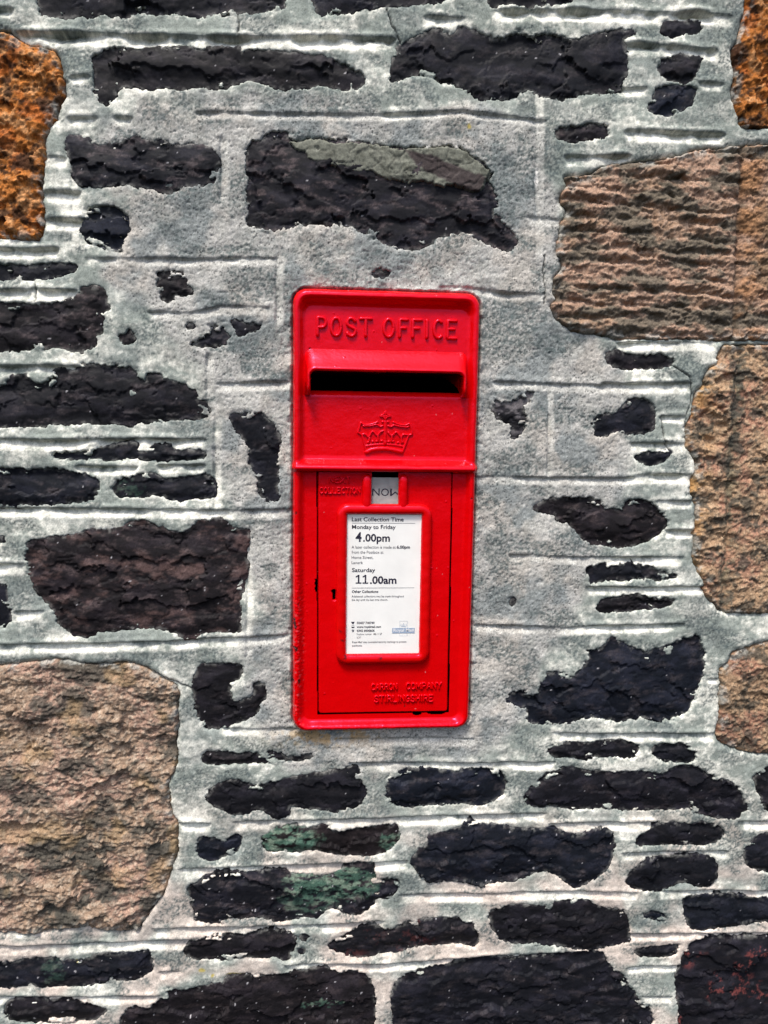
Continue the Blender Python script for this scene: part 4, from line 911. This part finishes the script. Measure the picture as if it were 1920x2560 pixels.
def lay(word, x0, x1, zb, zt, slots=None):
    """stroke lists for each letter of a word spread from x0 to x1"""
    n = len(word); out = []
    wd = {'I': .35, 'M': 1.15}
    ws = [wd.get(c, 1.0) for c in word]; gap = .28
    tot = sum(ws) + gap * (n - 1); u = (x1 - x0) / tot; cx_ = x0
    for c, w in zip(word, ws):
        out.append([[(cx_ + a * w * u if c != 'I' else cx_ + w * u / 2, zb + b * (zt - zb)) for a, b in s_] for s_ in G[c]])
        cx_ += (w + gap) * u
    return out
slots = [(245, 345), (357, 463), (482, 580), (592, 703), (780, 885), (905, 998), (1010, 1110), (1118, 1166), (1182, 1283), (1294, 1393)]
for c, (a, b) in zip('POSTOFFICE', slots):
    sx0 = -89 + (a - 245) * 0.1548 + 1.6; sx1 = -89 + (b - 245) * 0.1548 - 1.6
    dzl = (sx0 + sx1) / 2 * 0.001
    tubes('letter', [[(sx0 + u * (sx1 - sx0), 226.0 + v * 21.5 + dzl) for u, v in s_] for s_ in G[c]], 2.3, 3.4, PANEL - 0.1, body, jit=0.1)
def word_obj(lines, rad, rise, base, parent):
    st_ = []
    for w, a, b, zb, zt in lines:
        for L_ in lay(w, a, b, zb, zt): st_ += L_
    tubes('raised_lettering', st_, rad, rise, base, parent, jit=0.14)
word_obj([('NEXT', -71, -44, 43.6, 50.8)], 1.05, 2.2, 4.3, door)
word_obj([('COLLECTION', -83, -31.5, 30.0, 37.2)], 1.0, 2.0, 4.3, door)
s1 = survey([(928, 1725), (1103, 1706), (936, 1755), (1082, 1733)], 5)
word_obj([('CARRON', s1[0][0], s1[0][0] + 34, s1[0][1], s1[0][1] + 8.2), ('COMPANY', s1[0][0] + 46, s1[1][0], s1[0][1] + .6, s1[0][1] + 8.8)], 1.1, 2.2, 4.3, door)
word_obj([('STIRLINGSHIRE', s1[2][0], s1[3][0], s1[2][1], s1[2][1] + 8.4)], 1.1, 2.2, 4.3, door)

# crown in relief
def cr(s):
    return [((a - 812) * 0.0577 - 0.6, 135.7 - (b - 200) * 0.0567) for a, b in P(s)]
def spl(p_, n=5):
    p_ = np.array(p_); out = []
    e = np.vstack([2 * p_[0] - p_[1], p_, 2 * p_[-1] - p_[-2]])
    for i in range(1, len(e) - 2):
        for t in np.linspace(0, 1, n, endpoint=False):
            out.append(0.5 * (2 * e[i] + (e[i + 1] - e[i - 1]) * t + (2 * e[i - 1] - 5 * e[i] + 4 * e[i + 1] - e[i + 2]) * t ** 2 + (3 * e[i] - e[i - 1] - 3 * e[i + 1] + e[i + 2]) * t ** 3))
    out.append(e[-2]); return out
def circ(cx_, cy_, r): return [(cx_ + r * math.cos(a), cy_ + r * math.sin(a)) for a in np.linspace(0, 2 * np.pi, 13)]
thin = [spl(cr('810,230 770,300 700,335 770,350 810,410 850,350 925,335 850,295 810,230')), cr('810,240 810,420'), cr('700,338 925,338')]
thin += [spl(cr('235,640 275,490 340,530 500,520 640,470')), spl(cr('330,560 480,555 620,525 700,565 755,550')), spl(cr('980,460 1100,510 1260,530 1345,495 1390,610 1405,720')), spl(cr('880,550 950,565 1000,530 1120,555 1270,570 1330,560'))]
thin += [spl(cr('235,640 222,700 300,760 340,900 395,1120')), spl(cr('1400,730 1330,760 1270,930 1195,1140'))]
thin += [spl(cr('300,755 370,735 450,800 535,675 640,765 700,690 775,655')), spl(cr('880,690 955,765 1060,685 1160,790 1205,740 1325,745'))]
thin += [cr('470,815 450,930'), cr('655,770 655,900'), cr('960,770 960,900'), cr('1165,795 1180,920')]
beads = [(440, 925), (540, 900), (630, 895), (735, 885), (890, 900), (990, 890), (1095, 920), (1195, 905), (222, 705), (1400, 725), (755, 460), (870, 460)]
GROUPS = [(thin, 1.45, 2.1), ([cr('812,440 812,870'), cr('812,870 812,960')], 2.4, 1.9), ([[(c[0] - .5, c[1]), (c[0], c[1] + .1), (c[0] + .5, c[1])] for c in [cr(f'{a},{b}')[0] for a, b in beads]], 1.7, 1.8),
          ([spl(cr('400,1140 520,1085 700,1060 900,1062 1180,1120'))], 2.9, 3.0), ([spl(cr('370,1010 560,975 812,960 1060,975 1250,1010'))], 1.6, 1.2)]
tubes_multi('crown_emblem', GROUPS, PANEL - .1, body, .15)

# ------------------------------------------------------------------ the notice and the day tablet
def plate(name, x0, x1, z0, z1, r, d0, d1, mat, parent=None, bow=0.0, rough=0.0):
    pts = rr_path(x0, x1, z0, z1, r, 6, 5) if r else [(x0, z0), (x1, z0), (x1, z1), (x0, z1)]
    m = len(pts); co = [(a, -d1, b) for a, b in pts] + [(a, -d0, b) for a, b in pts]
    me = bpy.data.meshes.new(name)
    f = [list(range(m))] + [(i, i + m, (i + 1) % m + m, (i + 1) % m) for i in range(m)] + [list(range(2 * m - 1, m - 1, -1))]
    me.from_pydata([tuple(c / 1000.0 for c in v) for v in co], [], f); me.update()
    me.materials.append(mat)
    o = bpy.data.objects.new(name, me)
    return link(o, parent)
notice = plate('collection_notice', -49.5, 49.3, -181.0, 4.6, 5, 4.8, 6.4, M_WHITE)
notice.location = (0, 0, Z0)
notice['label'] = 'white collection times notice framed on the red post box door'
notice['category'] = 'notice'
tablet = plate('day_tablet', -18.5, 18.5, 14, 50.5, 0, 0.2, 1.6, M_TAB)
tablet.location = (0, 0, Z0)
tablet['label'] = 'grey day tablet upside down in the slot between two red bars'
tablet['category'] = 'day tablet'

def text_obj(name, s, xl, xr, zb, cap, mat, parent, d, bold=0.0, flip=False):
    cu = bpy.data.curves.new('tmp', 'FONT'); cu.body = s; cu.size = 1.0; cu.offset = bold; cu.resolution_u = 3; cu.fill_mode = 'FRONT'
    to = bpy.data.objects.new('tmp', cu); COL.objects.link(to)
    dg = bpy.context.evaluated_depsgraph_get()
    me = bpy.data.meshes.new_from_object(to.evaluated_get(dg))
    bpy.data.objects.remove(to)
    v = np.zeros(len(me.vertices) * 3, F32); me.vertices.foreach_get('co', v); v = v.reshape(-1, 3)
    sx = (xr - xl) / (v[:, 0].max() - v[:, 0].min()); X0 = v[:, 0].min()
    sz = cap / CAPH
    out = np.stack([xl + (v[:, 0] - X0) * sx, np.full(len(v), -d), zb + v[:, 1] * sz], 1)
    if flip:
        out[:, 0] = xl + xr - out[:, 0]; out[:, 2] = 2 * zb + cap - out[:, 2]
    me.vertices.foreach_set('co', (out / 1000.0).astype(F32).ravel()); me.update()
    me.name = name; me.materials.clear(); me.materials.append(mat)
    return link(bpy.data.objects.new(name, me), parent)
_cu = bpy.data.curves.new('tmp', 'FONT'); _cu.body = 'H'; _to = bpy.data.objects.new('tmp', _cu); COL.objects.link(_to)
_me = bpy.data.meshes.new_from_object(_to.evaluated_get(bpy.context.evaluated_depsgraph_get())); CAPH = max(v.co.y for v in _me.vertices); bpy.data.objects.remove(_to)
KZ = 1659 / 240.0
def nt5(s, xl, xr, yb, cap, mat, bold, oy=1270, name='printed_line'):
    a = survey([(850 + xl / KZ, oy + yb / KZ), (850 + xr / KZ, oy + yb / KZ)], 6.5)
    zb = (a[0][1] + a[1][1]) / 2
    text_obj(name, s, a[0][0], a[1][0], zb, cap / KZ * 0.527, mat, notice, 6.62, bold)
def rule(x0, x1, y, oy, th=0.45):
    a = survey([(850 + x0 / KZ, oy + y / KZ), (850 + x1 / KZ, oy + y / KZ)], 6.5)
    plate('printed_rule', a[0][0], a[1][0], a[0][1] - th / 2, a[0][1] + th / 2, 0, 6.45, 6.6, M_GREYINK, notice)
nt5('Last Collection Time', 205, 1100, 230, 66, M_INK, 0.016)
rule(205, 1300, 260, 1270)
nt5('Monday to Friday', 207, 962, 360, 64, M_INK, 0.016)
nt5('4', 268, 372, 577, 150, M_INK, 0.03)
nt5('.00pm', 398, 862, 577, 122, M_INK, 0.024)
nt5('A later collection is made at', 200, 962, 700, 48, M_GREYINK, 0.004)
nt5('6.00pm', 980, 1208, 700, 50, M_INK, 0.03)
nt5('from the Postbox at', 200, 750, 788, 48, M_GREYINK, 0.004)
nt5('Home Street,', 200, 575, 878, 48, M_GREYINK, 0.004)
nt5('Lanark', 200, 395, 967, 48, M_GREYINK, 0.004)
nt5('Saturday', 207, 607, 1105, 66, M_INK, 0.016)
for xo in (0, 118):
    a = survey([(850 + (270 + xo) / KZ, 1450 + 62 / KZ), (850 + (372 + xo) / KZ, 1450 - 90 / KZ)], 6.5)
    ux, uz = a[1][0] - a[0][0], a[1][1] - a[0][1]
    me = bpy.data.meshes.new('printed_digit')
    prof = [(0, 0), (1, 0), (1, .13), (.64, .13), (.64, 1), (.42, 1), (.02, .82), (.02, .68), (.38, .80), (.38, .13), (0, .13)]
    me.from_pydata([((a[0][0] + p * ux) / 1000, -6.62 / 1000, (a[0][1] + q_ * uz) / 1000) for p, q_ in prof], [], [list(range(len(prof)))]); me.update(); me.materials.append(M_INK)
    link(bpy.data.objects.new('printed_digit', me), notice)
nt5('.00am', 517, 975, 62, 124, M_INK, 0.024, 1450)
rule(205, 1285, 138, 1450)
nt5('Other Collections', 205, 660, 220, 42, M_INK, 0.024, 1450)
nt5('Additional collections may be made throughout', 200, 1105, 298, 34, M_GREYINK, 0.008, 1450)
nt5('the day until the last time shown.', 200, 825, 358, 34, M_GREYINK, 0.008, 1450)
nt5('03457 740740', 290, 597, 758, 36, M_INK, 0.024, 1450)
nt5('www.royalmail.com', 290, 707, 825, 36, M_INK, 0.024, 1450)
nt5('0345 6000606', 290, 597, 893, 36, M_INK, 0.024, 1450)
nt5('Postbox number', 290, 550, 950, 30, M_GREYINK, 0, 1450)
nt5('ML11 27', 580, 725, 947, 30, M_INK, 0.01, 1450)
nt5('SCFT', 290, 368, 1008, 30, M_GREYINK, 0.004, 1450)
nt5('Royal Mail uses concealed security markings to protect', 210, 1148, 1085, 34, M_GREYINK, 0.008, 1450)
nt5('postboxes', 210, 382, 1148, 34, M_GREYINK, 0.008, 1450)
def nbox(name, x0, y0, x1, y1, mat, d0=6.45, d1=6.6, parent=notice):
    a = survey([(850 + x0 / KZ, 1450 + y0 / KZ), (850 + x1 / KZ, 1450 + y1 / KZ)], 6.5)
    return plate(name, a[0][0], a[1][0], a[1][1], a[0][1], 0, d0, d1, mat, parent)
# telephone, computer and textphone symbols
nbox('telephone_symbol', 195, 722, 250, 736, M_INK); nbox('telephone_symbol', 206, 737, 240, 760, M_INK)
nbox('computer_symbol', 200, 810, 248, 828, M_INK); nbox('computer_symbol', 204, 786, 208, 809, M_GREYINK); nbox('computer_symbol', 240, 786, 244, 809, M_GREYINK); nbox('computer_symbol', 204, 783, 244, 787, M_GREYINK)
nbox('textphone_symbol', 200, 858, 246, 866, M_GREYINK); nbox('textphone_symbol', 206, 872, 242, 878, M_GREYINK); nbox('textphone_symbol', 206, 884, 242, 896, M_GREYINK)
for a in ((1030, 705, 1165, 709), (1030, 961, 1165, 965), (1030, 709, 1034, 961), (1161, 709, 1165, 961)): nbox('logo_outline', *a, M_PALEINK)
for a in ((1058, 800, 1138, 808), (1050, 758, 1058, 798), (1138, 758, 1146, 798), (1076, 766, 1082, 796), (1094, 745, 1100, 796), (1112, 766, 1118, 796)): nbox('logo_crown', *a, M_LOGO)
nbox('logo_band', 902, 830, 1288, 918, M_LOGO, 6.5, 6.7)
a = survey([(850 + 922 / KZ, 1450 + 892 / KZ), (850 + 1270 / KZ, 1450 + 892 / KZ)], 6.5)
text_obj('logo_lettering', 'Royal Mail', a[0][0], a[1][0], a[0][1], 52 / KZ * .527, M_PRINTW, notice, 6.8, 0.014)
# MON, upside down, part hidden by the right-hand bar
text_obj('printed_letter', 'N', -15.9, -6.6, 27.0, 9.4, M_INK, tablet, 1.75, 0.0, True)
text_obj('printed_letter', 'O', -4.6, 5.4, 27.0, 9.4, M_INK, tablet, 1.75, 0.0, True)
text_obj('printed_letter', 'M', 7.0, 20.2, 27.0, 9.4, M_INK, tablet, 1.75, 0.0, True)
